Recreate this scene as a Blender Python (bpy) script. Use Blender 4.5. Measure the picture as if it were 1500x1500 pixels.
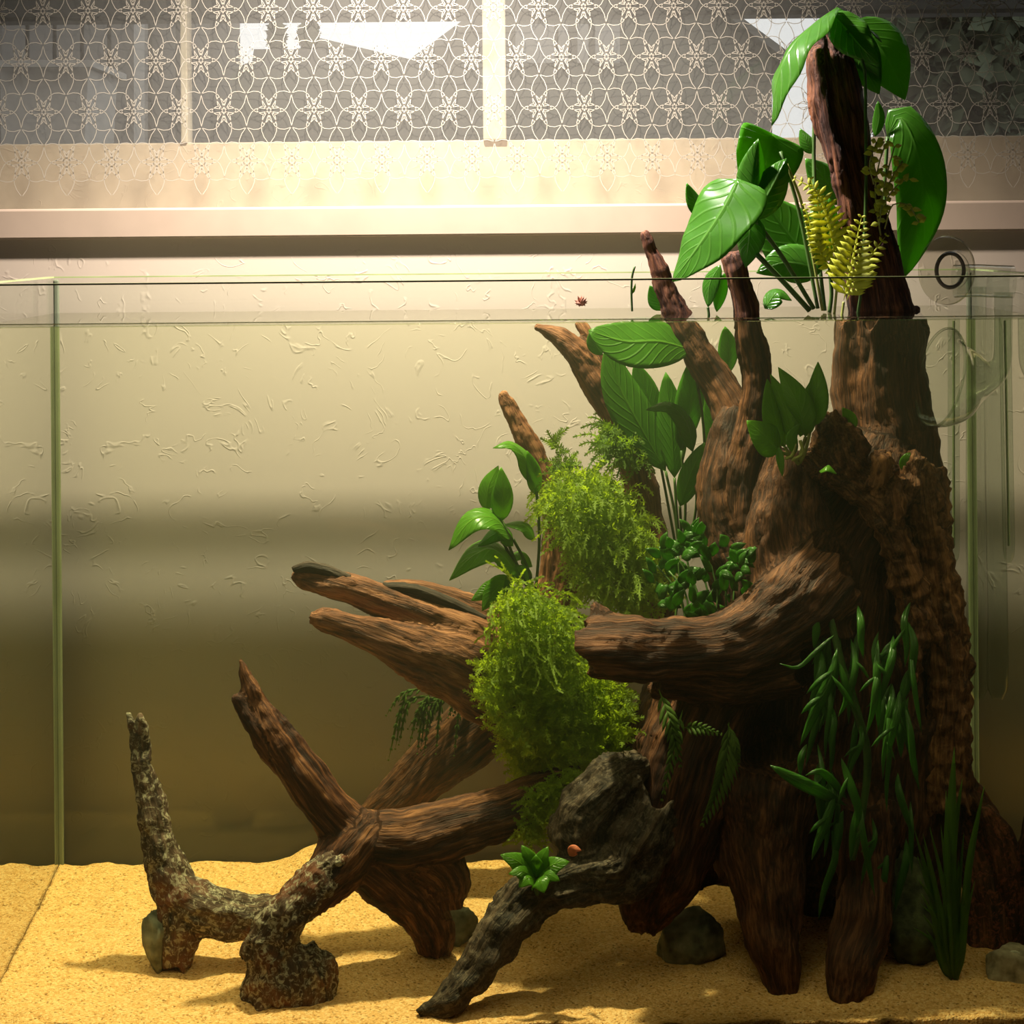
import bpy, bmesh, math, random
import numpy as np
from mathutils import Vector, Matrix

# ------------------------------------------------------------------ clear
for o in list(bpy.data.objects):
    bpy.data.objects.remove(o, do_unlink=True)
scene = bpy.context.scene
C = scene.collection

# ------------------------------------------------------------------ camera
FPX = 3250.0                      # focal length in pixels of the 1500 px frame
PX0, PY0 = 750.0, 345.0           # principal point (horizon height)
CAM = Vector((0.0, -1.2, 1.25))
ROLL = math.radians(0.5)
cam_d = bpy.data.cameras.new('camera')
cam = bpy.data.objects.new('camera', cam_d)
C.objects.link(cam)
cr, sr = math.cos(ROLL), math.sin(ROLL)
cam.matrix_world = Matrix(((cr, sr, 0, CAM.x), (0, 0, -1, CAM.y), (-sr, cr, 0, CAM.z), (0, 0, 0, 1)))
cam_d.sensor_fit = 'HORIZONTAL'
cam_d.sensor_width = 36.0
cam_d.lens = 36.0 * FPX / 1500.0
cam_d.shift_x = 0.0
cam_d.shift_y = -(750.0 - PY0) / 1500.0
cam_d.clip_start = 0.01
cam_d.clip_end = 100.0
scene.camera = cam

# ------------------------------------------------------------------ world, exposure
world = bpy.data.worlds.new('overcast_sky')
scene.world = world
world.use_nodes = True
bg = world.node_tree.nodes['Background']
bg.inputs['Color'].default_value = (0.86, 0.88, 0.95, 1)
bg.inputs['Strength'].default_value = 1.25
vs = scene.view_settings
vs.view_transform = 'Standard'
vs.look = 'None'
vs.gamma = 1.0
vs.use_curve_mapping = False
vs.exposure = -0.12
LAMP_POWER = 50.0
LAMP_POS = Vector((-0.055, 0.118, 1.62))
try:
    scene.cycles.transparent_max_bounces = 24
    scene.cycles.volume_bounces = 0
    scene.cycles.max_bounces = 8
except Exception:
    pass

# ------------------------------------------------------------------ dimensions
TW = 0.300            # half width of the tank (outer)
TD = 0.233            # depth of the tank (outer)
GT = 0.005            # glass thickness
ZW = CAM.z - 0.0473   # water level
ZRIM = ZW + 0.0225
ZBASE = 0.800         # underside of the tank
YWALL = TD + 0.045    # room side of the window wall

def P(px, py, Y):
    """point on the plane y = Y seen at photo pixel (px, py)"""
    dx, dy = px - PX0, PY0 - py
    X = dx * cr + dy * sr
    Z = -dx * sr + dy * cr
    k = (Y - CAM.y) / FPX
    return Vector((X * k, Y, CAM.z + Z * k))

def S(px, Y):
    """length of px pixels at depth Y"""
    return px * (Y - CAM.y) / FPX

# ------------------------------------------------------------------ numpy noise
_rs = np.random.RandomState(7)
_perm = np.concatenate([_rs.permutation(256)] * 3)
_grad = _rs.normal(size=(256, 3))
_grad /= np.linalg.norm(_grad, axis=1)[:, None]

def perlin(p):
    p = np.asarray(p, dtype=float)
    i = np.floor(p).astype(int)
    f = p - i
    i &= 255
    u = f * f * f * (f * (f * 6 - 15) + 10)
    out = 0
    for dx in (0, 1):
        wx = u[:, 0] if dx else 1 - u[:, 0]
        for dy in (0, 1):
            wy = u[:, 1] if dy else 1 - u[:, 1]
            for dz in (0, 1):
                wz = u[:, 2] if dz else 1 - u[:, 2]
                h = _perm[_perm[_perm[(i[:, 0] + dx) & 255] + ((i[:, 1] + dy) & 255)] + ((i[:, 2] + dz) & 255)]
                g = _grad[h]
                d = g[:, 0] * (f[:, 0] - dx) + g[:, 1] * (f[:, 1] - dy) + g[:, 2] * (f[:, 2] - dz)
                out = out + wx * wy * wz * d
    return out

def fbm(p, octaves=3, gain=0.5):
    p = np.asarray(p, dtype=float)
    a, s = 1.0, 0
    for k in range(octaves):
        s = s + a * perlin(p * (2.0 ** k) + 17.3 * k)
        a *= gain
    return s

# ------------------------------------------------------------------ object helpers
def obj(name, me, mat, parent=None):
    o = bpy.data.objects.new(name, me)
    C.objects.link(o)
    if mat is not None and len(me.materials) == 0:
        me.materials.append(mat)
    if parent is not None:
        o.parent = parent
        o.matrix_parent_inverse = parent.matrix_world.inverted()
    return o

def tag(o, label=None, cat=None, group=None, kind=None):
    if label: o['label'] = label
    if cat: o['category'] = cat
    if group: o['group'] = group
    if kind: o['kind'] = kind
    return o

def empty(name, loc, label, cat, group=None):
    o = bpy.data.objects.new(name, None)
    C.objects.link(o)
    o.location = loc
    o.empty_display_size = 0.02
    o.matrix_world = Matrix.Translation(loc)
    return tag(o, label, cat, group)

def mesh(name, verts, faces, smooth=True):
    me = bpy.data.meshes.new(name)
    me.from_pydata([tuple(v) for v in verts], [], [tuple(f) for f in faces])
    me.validate()
    if smooth:
        me.polygons.foreach_set('use_smooth', [True] * len(me.polygons))
    me.update()
    return me

def box_me(name, x0, x1, y0, y1, z0, z1, bevel=0.0):
    bm = bmesh.new()
    bmesh.ops.create_cube(bm, size=1)
    for v in bm.verts:
        v.co = Vector(((x0 + x1) / 2 + v.co.x * (x1 - x0), (y0 + y1) / 2 + v.co.y * (y1 - y0), (z0 + z1) / 2 + v.co.z * (z1 - z0)))
    if bevel > 0:
        bmesh.ops.bevel(bm, geom=list(bm.edges), offset=bevel, segments=2, affect='EDGES', profile=0.5)
    me = bpy.data.meshes.new(name)
    bm.to_mesh(me); bm.free()
    return me

def catmull(pts, n):
    """resample a list of tuples (any dimension) to n samples, Catmull-Rom by chord length"""
    a = np.array([list(p) for p in pts], dtype=float)
    if len(a) == 2:
        t = np.linspace(0, 1, n)[:, None]
        return a[0] * (1 - t) + a[1] * t
    d = np.linalg.norm(np.diff(a[:, :3], axis=0), axis=1) + 1e-9
    s = np.concatenate([[0], np.cumsum(d)])
    m = np.zeros_like(a)
    m[1:-1] = (a[2:] - a[:-2]) / (s[2:] - s[:-2])[:, None]
    m[0] = (a[1] - a[0]) / d[0]
    m[-1] = (a[-1] - a[-2]) / d[-1]
    q = np.linspace(0, s[-1], n)
    k = np.clip(np.searchsorted(s, q, side='right') - 1, 0, len(a) - 2)
    h = d[k]; t = ((q - s[k]) / h)[:, None]; h = h[:, None]
    return ((2*t**3 - 3*t**2 + 1) * a[k] + (t**3 - 2*t**2 + t) * h * m[k] + (-2*t**3 + 3*t**2) * a[k+1] + (t**3 - t**2) * h * m[k+1])

def frames(c):
    T = np.gradient(c, axis=0)
    T /= np.linalg.norm(T, axis=1)[:, None] + 1e-12
    n = np.cross(T[0], (0, 1, 0))
    if np.linalg.norm(n) < 1e-3: n = np.cross(T[0], (1, 0, 0))
    n /= np.linalg.norm(n)
    N = [n]
    for i in range(1, len(c)):
        n = N[-1] - np.dot(N[-1], T[i]) * T[i]
        n /= np.linalg.norm(n) + 1e-12
        N.append(n)
    N = np.array(N)
    return T, N, np.cross(T, N)

def tube_geo(c, r, seg=8, cap=True):
    """plain tube: centre points c (n,3), radii r (n) -> verts, faces"""
    T, N, B = frames(c)
    n = len(c)
    ang = np.linspace(0, 2 * math.pi, seg, endpoint=False)
    V = c[:, None, :] + r[:, None, None] * (np.cos(ang)[None, :, None] * N[:, None, :] + np.sin(ang)[None, :, None] * B[:, None, :])
    V = V.reshape(-1, 3)
    F = []
    for i in range(n - 1):
        for j in range(seg):
            a = i * seg + j; b = i * seg + (j + 1) % seg
            F.append((a, b, b + seg, a + seg))
    if cap:
        F.append(tuple(range(seg - 1, -1, -1)))
        F.append(tuple((n - 1) * seg + j for j in range(seg)))
    return V, F

class Geo:
    def __init__(s): s.v = []; s.f = []; s.n = 0
    def add(s, V, F):
        V = np.asarray(V)
        s.v.append(V)
        s.f += [tuple(i + s.n for i in f) for f in F]
        s.n += len(V)
    def me(s, name, smooth=True):
        return mesh(name, np.concatenate(s.v), s.f, smooth)

def tube_obj(name, pts, mat, parent=None, n=24, seg=8):
    """pts: (px, py, Y, r_px)"""
    a = [(*P(x, y, Y), S(r, Y)) for x, y, Y, r in pts]
    s = catmull(a, n)
    V, F = tube_geo(s[:, :3], np.maximum(s[:, 3], 1e-4), seg)
    return obj(name, mesh(name, V, F), mat, parent)

# ------------------------------------------------------------------ material helpers
def nt(name):
    m = bpy.data.materials.new(name)
    m.use_nodes = True
    m.node_tree.nodes.clear()
    return m, m.node_tree.nodes, m.node_tree.links

def N_(nodes, kind, **kw):
    n = nodes.new(kind)
    for k, v in kw.items():
        if k in n.inputs: n.inputs[k].default_value = v
        else: setattr(n, k, v)
    return n

def ramp(nodes, stops):
    r = nodes.new('ShaderNodeValToRGB')
    el = r.color_ramp.elements
    while len(el) < len(stops): el.new(0.5)
    for e, (p, c) in zip(el, stops):
        e.position = p
        e.color = (*c, 1) if len(c) == 3 else c
    return r

def simple_mat(name, col, rough=0.6, metallic=0.0, noise=0.0, scale=30, bump=0.0, spec=0.5):
    m, n, l = nt(name)
    out = N_(n, 'ShaderNodeOutputMaterial')
    b = N_(n, 'ShaderNodeBsdfPrincipled', Roughness=rough, Metallic=metallic)
    b.inputs['Specular IOR Level'].default_value = spec
    l.new(b.outputs[0], out.inputs[0])
    tc = N_(n, 'ShaderNodeTexCoord')
    nz = N_(n, 'ShaderNodeTexNoise', Scale=scale, Detail=4.0)
    l.new(tc.outputs['Object'], nz.inputs['Vector'])
    r = ramp(n, [(0.3, [c * (1 - noise) for c in col]), (0.7, [min(1, c * (1 + noise)) for c in col])])
    l.new(nz.outputs['Fac'], r.inputs[0])
    l.new(r.outputs[0], b.inputs['Base Color'])
    if bump:
        bp = N_(n, 'ShaderNodeBump', Strength=bump, Distance=0.002)
        l.new(nz.outputs['Fac'], bp.inputs['Height'])
        l.new(bp.outputs[0], b.inputs['Normal'])
    return m

def wood_mat(name, dark, mid, light, bark=0.0, barkcol=(0.42, 0.36, 0.28), bump=0.6, rough=0.62, patch=None):
    m, n, l = nt(name)
    out = N_(n, 'ShaderNodeOutputMaterial')
    b = N_(n, 'ShaderNodeBsdfPrincipled', Roughness=rough)
    b.inputs['Specular IOR Level'].default_value = 0.35
    l.new(b.outputs[0], out.inputs[0])
    at = N_(n, 'ShaderNodeAttribute', attribute_name='grain')
    mp = N_(n, 'ShaderNodeMapping')
    mp.inputs['Scale'].default_value = (520, 520, 40)
    l.new(at.outputs['Vector'], mp.inputs['Vector'])
    fine = N_(n, 'ShaderNodeTexNoise', Scale=1.0, Detail=6.0, Roughness=0.65, Distortion=0.4)
    l.new(mp.outputs[0], fine.inputs['Vector'])
    mp2 = N_(n, 'ShaderNodeMapping')
    mp2.inputs['Scale'].default_value = (90, 90, 12)
    l.new(at.outputs['Vector'], mp2.inputs['Vector'])
    broad = N_(n, 'ShaderNodeTexNoise', Scale=1.0, Detail=4.0, Roughness=0.6, Distortion=0.8)
    l.new(mp2.outputs[0], broad.inputs['Vector'])
    mixf = N_(n, 'ShaderNodeMath', operation='MULTIPLY_ADD')
    mixf.inputs[1].default_value = 0.55
    l.new(fine.outputs['Fac'], mixf.inputs[0])
    sc = N_(n, 'ShaderNodeMath', operation='MULTIPLY'); sc.inputs[1].default_value = 0.45
    l.new(broad.outputs['Fac'], sc.inputs[0])
    l.new(sc.outputs[0], mixf.inputs[2])
    r = ramp(n, [(0.40, dark), (0.5, mid), (0.62, light)])
    l.new(mixf.outputs[0], r.inputs[0])
    col = r.outputs[0]
    if patch:
        tc0 = N_(n, 'ShaderNodeTexCoord')
        pn = N_(n, 'ShaderNodeTexNoise', Scale=28.0, Detail=3.0, Distortion=0.6)
        l.new(tc0.outputs['Object'], pn.inputs['Vector'])
        pr = ramp(n, [(0.52, (0, 0, 0)), (0.62, (1, 1, 1))])
        l.new(pn.outputs['Fac'], pr.inputs[0])
        mx0 = N_(n, 'ShaderNodeMix', data_type='RGBA')
        l.new(pr.outputs[0], mx0.inputs[0]); l.new(col, mx0.inputs[6])
        mx0.inputs[7].default_value = (*patch, 1)
        col = mx0.outputs[2]
    if bark > 0:
        tc = N_(n, 'ShaderNodeTexCoord')
        bn = N_(n, 'ShaderNodeTexNoise', Scale=260.0, Detail=5.0, Roughness=0.7, Distortion=1.2)
        l.new(tc.outputs['Object'], bn.inputs['Vector'])
        br = ramp(n, [(0.50, (0, 0, 0)), (0.60, (bark, bark, bark))])
        l.new(bn.outputs['Fac'], br.inputs[0])
        mx = N_(n, 'ShaderNodeMix', data_type='RGBA')
        l.new(br.outputs[0], mx.inputs[0]); l.new(col, mx.inputs[6])
        mx.inputs[7].default_value = (*barkcol, 1)
        col = mx.outputs[2]
    l.new(col, b.inputs['Base Color'])
    bp = N_(n, 'ShaderNodeBump', Strength=min(1.0, bump * 1.5), Distance=0.0035)
    l.new(mixf.outputs[0], bp.inputs['Height'])
    l.new(bp.outputs[0], b.inputs['Normal'])
    return m

def leaf_mat(name, top, vein, trans=0.45, rough=0.32, veins=9.0, spot=0.12, transcol=None, spec=0.5):
    """leaf with midrib and side veins drawn from its UVs, partly translucent"""
    m, n, l = nt(name)
    out = N_(n, 'ShaderNodeOutputMaterial')
    uv = N_(n, 'ShaderNodeUVMap', uv_map='uv')
    sp = N_(n, 'ShaderNodeSeparateXYZ')
    l.new(uv.outputs[0], sp.inputs[0])
    ab = N_(n, 'ShaderNodeMath', operation='ABSOLUTE')
    l.new(sp.outputs[0], ab.inputs[0])               # |u| 0 at midrib .. 1 at edge
    # side veins: sine of (v*veins - |u|*k)
    ma = N_(n, 'ShaderNodeMath', operation='MULTIPLY_ADD')
    l.new(ab.outputs[0], ma.inputs[0]); ma.inputs[1].default_value = -veins * 0.28
    mv = N_(n, 'ShaderNodeMath', operation='MULTIPLY'); mv.inputs[1].default_value = veins
    l.new(sp.outputs[1], mv.inputs[0]); l.new(mv.outputs[0], ma.inputs[2])
    fr = N_(n, 'ShaderNodeMath', operation='PINGPONG'); fr.inputs[1].default_value = 0.5
    l.new(ma.outputs[0], fr.inputs[0])               # 0..0.5
    vr = ramp(n, [(0.0, (1, 1, 1)), (0.16, (0, 0, 0))])
    l.new(fr.outputs[0], vr.inputs[0])
    mr = ramp(n, [(0.0, (1, 1, 1)), (0.09, (0, 0, 0))])
    l.new(ab.outputs[0], mr.inputs[0])
    mxv = N_(n, 'ShaderNodeMath', operation='MULTIPLY'); mxv.inputs[1].default_value = 0.45
    l.new(vr.outputs[0], mxv.inputs[0])
    mm = N_(n, 'ShaderNodeMath', operation='MAXIMUM')
    l.new(mxv.outputs[0], mm.inputs[0]); l.new(mr.outputs[0], mm.inputs[1])
    tc = N_(n, 'ShaderNodeTexCoord')
    nz = N_(n, 'ShaderNodeTexNoise', Scale=140.0, Detail=3.0)
    l.new(tc.outputs['Object'], nz.inputs['Vector'])
    cr_ = ramp(n, [(0.3, [c * (1 - spot) for c in top]), (0.7, [c * (1 + spot) for c in top])])
    l.new(nz.outputs['Fac'], cr_.inputs[0])
    mx = N_(n, 'ShaderNodeMix', data_type='RGBA')
    l.new(mm.outputs[0], mx.inputs[0]); l.new(cr_.outputs[0], mx.inputs[6])
    mx.inputs[7].default_value = (*vein, 1)
    b = N_(n, 'ShaderNodeBsdfPrincipled', Roughness=rough)
    b.inputs['Specular IOR Level'].default_value = spec
    l.new(mx.outputs[2], b.inputs['Base Color'])
    bp = N_(n, 'ShaderNodeBump', Strength=0.5, Distance=0.0012, invert=True)
    l.new(mm.outputs[0], bp.inputs['Height'])
    l.new(bp.outputs[0], b.inputs['Normal'])
    t = N_(n, 'ShaderNodeBsdfTranslucent')
    tcx = transcol or [min(1, c * 1.7) for c in top]
    t.inputs['Color'].default_value = (*tcx, 1)
    ms = N_(n, 'ShaderNodeMixShader', Fac=trans)
    l.new(b.outputs[0], ms.inputs[1]); l.new(t.outputs[0], ms.inputs[2])
    l.new(ms.outputs[0], out.inputs[0])
    return m

def glass_mat(name, tint=(0.97, 0.99, 0.97), ior=1.45, gain=1.0, haze=0.0, hazecol=(0.9, 0.9, 0.88), rough=0.0):
    """clear sheet glass: Fresnel mirror over straight transmission, optional diffuse haze"""
    m, n, l = nt(name)
    out = N_(n, 'ShaderNodeOutputMaterial')
    t = N_(n, 'ShaderNodeBsdfTransparent'); t.inputs[0].default_value = (*tint, 1)
    g = N_(n, 'ShaderNodeBsdfGlossy', Roughness=rough)
    f = N_(n, 'ShaderNodeFresnel', IOR=ior)
    geo = N_(n, 'ShaderNodeNewGeometry')
    # same reflectance from both sides
    lw = N_(n, 'ShaderNodeLayerWeight', Blend=0.5)
    pw = N_(n, 'ShaderNodeMath', operation='POWER'); pw.inputs[1].default_value = 5.0
    l.new(lw.outputs['Facing'], pw.inputs[0])
    r0 = ((ior - 1) / (ior + 1)) ** 2
    ma = N_(n, 'ShaderNodeMath', operation='MULTIPLY_ADD')
    ma.inputs[1].default_value = (1 - r0) * gain; ma.inputs[2].default_value = r0 * gain
    l.new(pw.outputs[0], ma.inputs[0])
    n.remove(f); n.remove(geo)
    ms = N_(n, 'ShaderNodeMixShader')
    l.new(ma.outputs[0], ms.inputs[0]); l.new(t.outputs[0], ms.inputs[1]); l.new(g.outputs[0], ms.inputs[2])
    last = ms
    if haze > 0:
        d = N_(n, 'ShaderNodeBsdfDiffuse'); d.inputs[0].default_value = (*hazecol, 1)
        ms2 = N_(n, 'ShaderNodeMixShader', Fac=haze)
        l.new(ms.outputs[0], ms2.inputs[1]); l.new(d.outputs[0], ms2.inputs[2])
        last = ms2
    l.new(last.outputs[0], out.inputs[0])
    return m

def water_mats():
    """surface and sides of the water body; both carry the same faint green volume"""
    res = []
    for kind in ('water_surface', 'water_side'):
        m, n, l = nt(kind)
        out = N_(n, 'ShaderNodeOutputMaterial')
        t = N_(n, 'ShaderNodeBsdfTransparent')
        g = N_(n, 'ShaderNodeBsdfGlossy', Roughness=0.0)
        lw = N_(n, 'ShaderNodeLayerWeight', Blend=0.5)
        ms = N_(n, 'ShaderNodeMixShader')
        if kind == 'water_surface':
            pw = N_(n, 'ShaderNodeMath', operation='POWER'); pw.inputs[1].default_value = 5.0
            l.new(lw.outputs['Facing'], pw.inputs[0])
            ma = N_(n, 'ShaderNodeMath', operation='MULTIPLY_ADD')
            ma.inputs[1].default_value = 0.98; ma.inputs[2].default_value = 0.02
            l.new(pw.outputs[0], ma.inputs[0])
            l.new(ma.outputs[0], ms.inputs[0])
            tc = N_(n, 'ShaderNodeTexCoord')
            nz = N_(n, 'ShaderNodeTexNoise', Scale=9.0, Detail=1.0)
            l.new(tc.outputs['Object'], nz.inputs['Vector'])
            bp = N_(n, 'ShaderNodeBump', Strength=0.08, Distance=0.004)
            l.new(nz.outputs['Fac'], bp.inputs['Height'])
            l.new(bp.outputs[0], g.inputs['Normal'])
        else:
            # total internal reflection beyond the critical angle of water against air (48.6 degrees)
            rp = ramp(n, [(0.30, (0, 0, 0)), (0.36, (0.97, 0.97, 0.97))])
            l.new(lw.outputs['Facing'], rp.inputs[0])
            l.new(rp.outputs[0], ms.inputs[0])
        l.new(t.outputs[0], ms.inputs[1]); l.new(g.outputs[0], ms.inputs[2])
        l.new(ms.outputs[0], out.inputs['Surface'])
        va = N_(n, 'ShaderNodeVolumeAbsorption', Density=1.0); va.inputs[0].default_value = (0.78, 0.86, 0.0, 1)
        vsn = N_(n, 'ShaderNodeVolumeScatter', Density=0.32, Anisotropy=0.3); vsn.inputs[0].default_value = (0.95, 1.0, 0.70, 1)
        ad = N_(n, 'ShaderNodeAddShader')
        l.new(va.outputs[0], ad.inputs[0]); l.new(vsn.outputs[0], ad.inputs[1])
        l.new(ad.outputs[0], out.inputs['Volume'])
        res.append(m)
    return res

def plaster_mat(name, col):
    """cream wallpaper with short raised trowel marks"""
    m, n, l = nt(name)
    out = N_(n, 'ShaderNodeOutputMaterial')
    b = N_(n, 'ShaderNodeBsdfPrincipled', Roughness=0.75)
    b.inputs['Base Color'].default_value = (*col, 1)
    b.inputs['Specular IOR Level'].default_value = 0.25
    l.new(b.outputs[0], out.inputs[0])
    tc = N_(n, 'ShaderNodeTexCoord')
    a = N_(n, 'ShaderNodeTexNoise', Scale=32.0, Detail=2.0, Distortion=1.6)
    l.new(tc.outputs['Object'], a.inputs['Vector'])
    s = N_(n, 'ShaderNodeMath', operation='SUBTRACT'); s.inputs[1].default_value = 0.5
    l.new(a.outputs['Fac'], s.inputs[0])
    ab = N_(n, 'ShaderNodeMath', operation='ABSOLUTE'); l.new(s.outputs[0], ab.inputs[0])
    r1 = ramp(n, [(0.0, (1, 1, 1)), (0.022, (0, 0, 0))]); l.new(ab.outputs[0], r1.inputs[0])
    k = N_(n, 'ShaderNodeTexNoise', Scale=75.0, Detail=2.0); l.new(tc.outputs['Object'], k.inputs['Vector'])
    r2 = ramp(n, [(0.5, (0, 0, 0)), (0.6, (1, 1, 1))]); l.new(k.outputs['Fac'], r2.inputs[0])
    mu = N_(n, 'ShaderNodeMath', operation='MULTIPLY'); l.new(r1.outputs[0], mu.inputs[0]); l.new(r2.outputs[0], mu.inputs[1])
    g = N_(n, 'ShaderNodeTexNoise', Scale=420.0, Detail=3.0); l.new(tc.outputs['Object'], g.inputs['Vector'])
    ad = N_(n, 'ShaderNodeMath', operation='MULTIPLY_ADD'); ad.inputs[1].default_value = 0.10
    l.new(g.outputs['Fac'], ad.inputs[0]); l.new(mu.outputs[0], ad.inputs[2])
    bp = N_(n, 'ShaderNodeBump', Strength=0.24, Distance=0.0010)
    l.new(ad.outputs[0], bp.inputs['Height']); l.new(bp.outputs[0], b.inputs['Normal'])
    return m

def sand_mat():
    m, n, l = nt('yellow_sand')
    out = N_(n, 'ShaderNodeOutputMaterial')
    b = N_(n, 'ShaderNodeBsdfPrincipled', Roughness=0.9)
    b.inputs['Specular IOR Level'].default_value = 0.1
    l.new(b.outputs[0], out.inputs[0])
    tc = N_(n, 'ShaderNodeTexCoord')
    v = N_(n, 'ShaderNodeTexVoronoi', Scale=900.0); l.new(tc.outputs['Object'], v.inputs['Vector'])
    hs = N_(n, 'ShaderNodeSeparateColor'); l.new(v.outputs['Color'], hs.inputs[0])
    r = ramp(n, [(0.0, (0.34, 0.16, 0.05)), (0.10, (0.72, 0.375, 0.135)), (0.55, (0.87, 0.49, 0.20)), (1.0, (0.95, 0.63, 0.32))])
    l.new(hs.outputs[0], r.inputs[0]); l.new(r.outputs[0], b.inputs['Base Color'])
    nz = N_(n, 'ShaderNodeTexNoise', Scale=260.0, Detail=4.0, Roughness=0.7); l.new(tc.outputs['Object'], nz.inputs['Vector'])
    ad = N_(n, 'ShaderNodeMath', operation='MULTIPLY_ADD'); ad.inputs[1].default_value = -0.5
    l.new(v.outputs['Distance'], ad.inputs[0]); l.new(nz.outputs['Fac'], ad.inputs[2])
    bp = N_(n, 'ShaderNodeBump', Strength=0.8, Distance=0.0015)
    l.new(ad.outputs[0], bp.inputs['Height']); l.new(bp.outputs[0], b.inputs['Normal'])
    return m

M = {}
M['wall'] = plaster_mat('cream_wallpaper', (0.60, 0.50, 0.39))
M['room'] = simple_mat('room_paint', (0.30, 0.26, 0.21), 0.9, noise=0.04, scale=6)
M['floor'] = simple_mat('floor_wood', (0.16, 0.09, 0.05), 0.5, noise=0.25, scale=12)
M['sash'] = simple_mat('beige_window_frame', (0.50, 0.385, 0.29), 0.5, noise=0.04, scale=50)
M['bar'] = simple_mat('pale_aluminium_bar', (0.55, 0.50, 0.42), 0.5, noise=0.05, scale=40)
M['film'] = simple_mat('raised_lace_lines', (0.45, 0.41, 0.335), 0.5, noise=0.05, scale=200)
M['pane'] = glass_mat('patterned_window_glass', (0.92, 0.92, 0.88), 1.45, 0.6, haze=0.055, hazecol=(0.95, 0.92, 0.84))  # frosting of the printed film, diffuse haze added to catch the lamp's glow
M['tank'] = glass_mat('aquarium_glass', (0.975, 0.99, 0.975), 1.5, 0.55)
M['edge'] = simple_mat('polished_glass_edge', (0.42, 0.50, 0.22), 0.15, noise=0.2, scale=30)
M['seam'] = simple_mat('silicone_seam', (0.17, 0.19, 0.12), 0.4, noise=0.1, scale=40)
M['pipe'] = glass_mat('clear_pipe_glass', (0.90, 0.94, 0.90), 1.5, 2.6)
M['meniscus'] = glass_mat('water_edge', (0.95, 0.97, 0.93), 1.33, 3.0)
M['water_top'], M['water_side'] = water_mats()
M['sand'] = sand_mat()
M['wood'] = wood_mat('stump_wood', (0.024, 0.008, 0.005), (0.085, 0.029, 0.014), (0.26, 0.10, 0.045), bump=0.75)
M['wood_red'] = wood_mat('red_brown_wood', (0.022, 0.007, 0.004), (0.095, 0.030, 0.013), (0.34, 0.135, 0.056), bump=0.6)
M['wood_log'] = wood_mat('split_log_wood', (0.060, 0.020, 0.011), (0.22, 0.080, 0.038), (0.46, 0.20, 0.10), bump=0.6)
M['wood_bark'] = wood_mat('barky_wood', (0.028, 0.015, 0.010), (0.085, 0.045, 0.028), (0.19, 0.11, 0.07), bark=0.95, barkcol=(0.50, 0.43, 0.31), bump=0.9, patch=(0.20, 0.07, 0.035))
M['wood_grey'] = wood_mat('grey_bark', (0.020, 0.013, 0.009), (0.065, 0.040, 0.026), (0.15, 0.095, 0.062), bark=0.38, barkcol=(0.30, 0.22, 0.15), bump=0.9)
M['wood_dark'] = wood_mat('black_bark_strip', (0.018, 0.011, 0.009), (0.045, 0.028, 0.022), (0.08, 0.05, 0.038), bump=0.5)
M['stone'] = simple_mat('speckled_stone', (0.20, 0.19, 0.13), 0.85, noise=0.7, scale=120, bump=0.8)
M['stone_moss'] = simple_mat('mossy_stone', (0.075, 0.085, 0.035), 0.85, noise=0.8, scale=140, bump=0.9)
M['stone_pale'] = simple_mat('pale_stone', (0.38, 0.31, 0.22), 0.85, noise=0.5, scale=160, bump=0.7)
M['leaf_arum'] = leaf_mat('arum_leaf', (0.060, 0.190, 0.018), (0.11, 0.27, 0.04), 0.42, rough=0.24, veins=8.0, transcol=(0.22, 0.58, 0.03), spec=0.7)
M['leaf_anubias'] = leaf_mat('anubias_leaf', (0.110, 0.290, 0.020), (0.19, 0.38, 0.04), 0.48, transcol=(0.42, 0.74, 0.04))
M['leaf_sword'] = leaf_mat('sword_leaf', (0.075, 0.220, 0.018), (0.13, 0.30, 0.03), 0.46, transcol=(0.26, 0.62, 0.03))
M['leaf_small'] = leaf_mat('small_water_leaf', (0.055, 0.180, 0.018), (0.09, 0.24, 0.03), 0.42, transcol=(0.18, 0.45, 0.03))
M['leaf_grass'] = leaf_mat('grass_blade', (0.110, 0.230, 0.022), (0.17, 0.30, 0.04), 0.45, transcol=(0.32, 0.56, 0.04))
M['fern'] = leaf_mat('yellow_fern', (0.55, 0.60, 0.07), (0.62, 0.66, 0.14), 0.45, rough=0.5, transcol=(0.85, 0.85, 0.12))
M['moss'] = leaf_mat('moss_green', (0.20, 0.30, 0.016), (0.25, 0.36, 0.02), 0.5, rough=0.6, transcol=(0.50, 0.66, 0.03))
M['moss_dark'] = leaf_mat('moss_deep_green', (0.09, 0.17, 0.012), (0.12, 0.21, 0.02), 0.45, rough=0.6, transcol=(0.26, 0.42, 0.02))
M['stem'] = simple_mat('green_stem', (0.055, 0.12, 0.02), 0.5, noise=0.25, scale=80)
M['stem_pale'] = simple_mat('pale_stem', (0.28, 0.30, 0.07), 0.5, noise=0.25, scale=80)
M['pink'] = simple_mat('dry_pink_petals', (0.50, 0.20, 0.13), 0.7, noise=0.4, scale=400)
M['red'] = simple_mat('red_leaf_bit', (0.62, 0.16, 0.08), 0.6, noise=0.2, scale=300)
M['thread'] = simple_mat('white_root', (0.72, 0.68, 0.55), 0.6, noise=0.1, scale=200)
M['rubber'] = glass_mat('clear_suction_rubber', (0.78, 0.78, 0.70), 1.45, 1.6, haze=0.12, hazecol=(0.6, 0.55, 0.45))
M['cabinet'] = simple_mat('cabinet_wood', (0.10, 0.06, 0.035), 0.5, noise=0.3, scale=20)
M['metal'] = simple_mat('lamp_black', (0.03, 0.03, 0.03), 0.4, metallic=0.6, noise=0.1)
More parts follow.
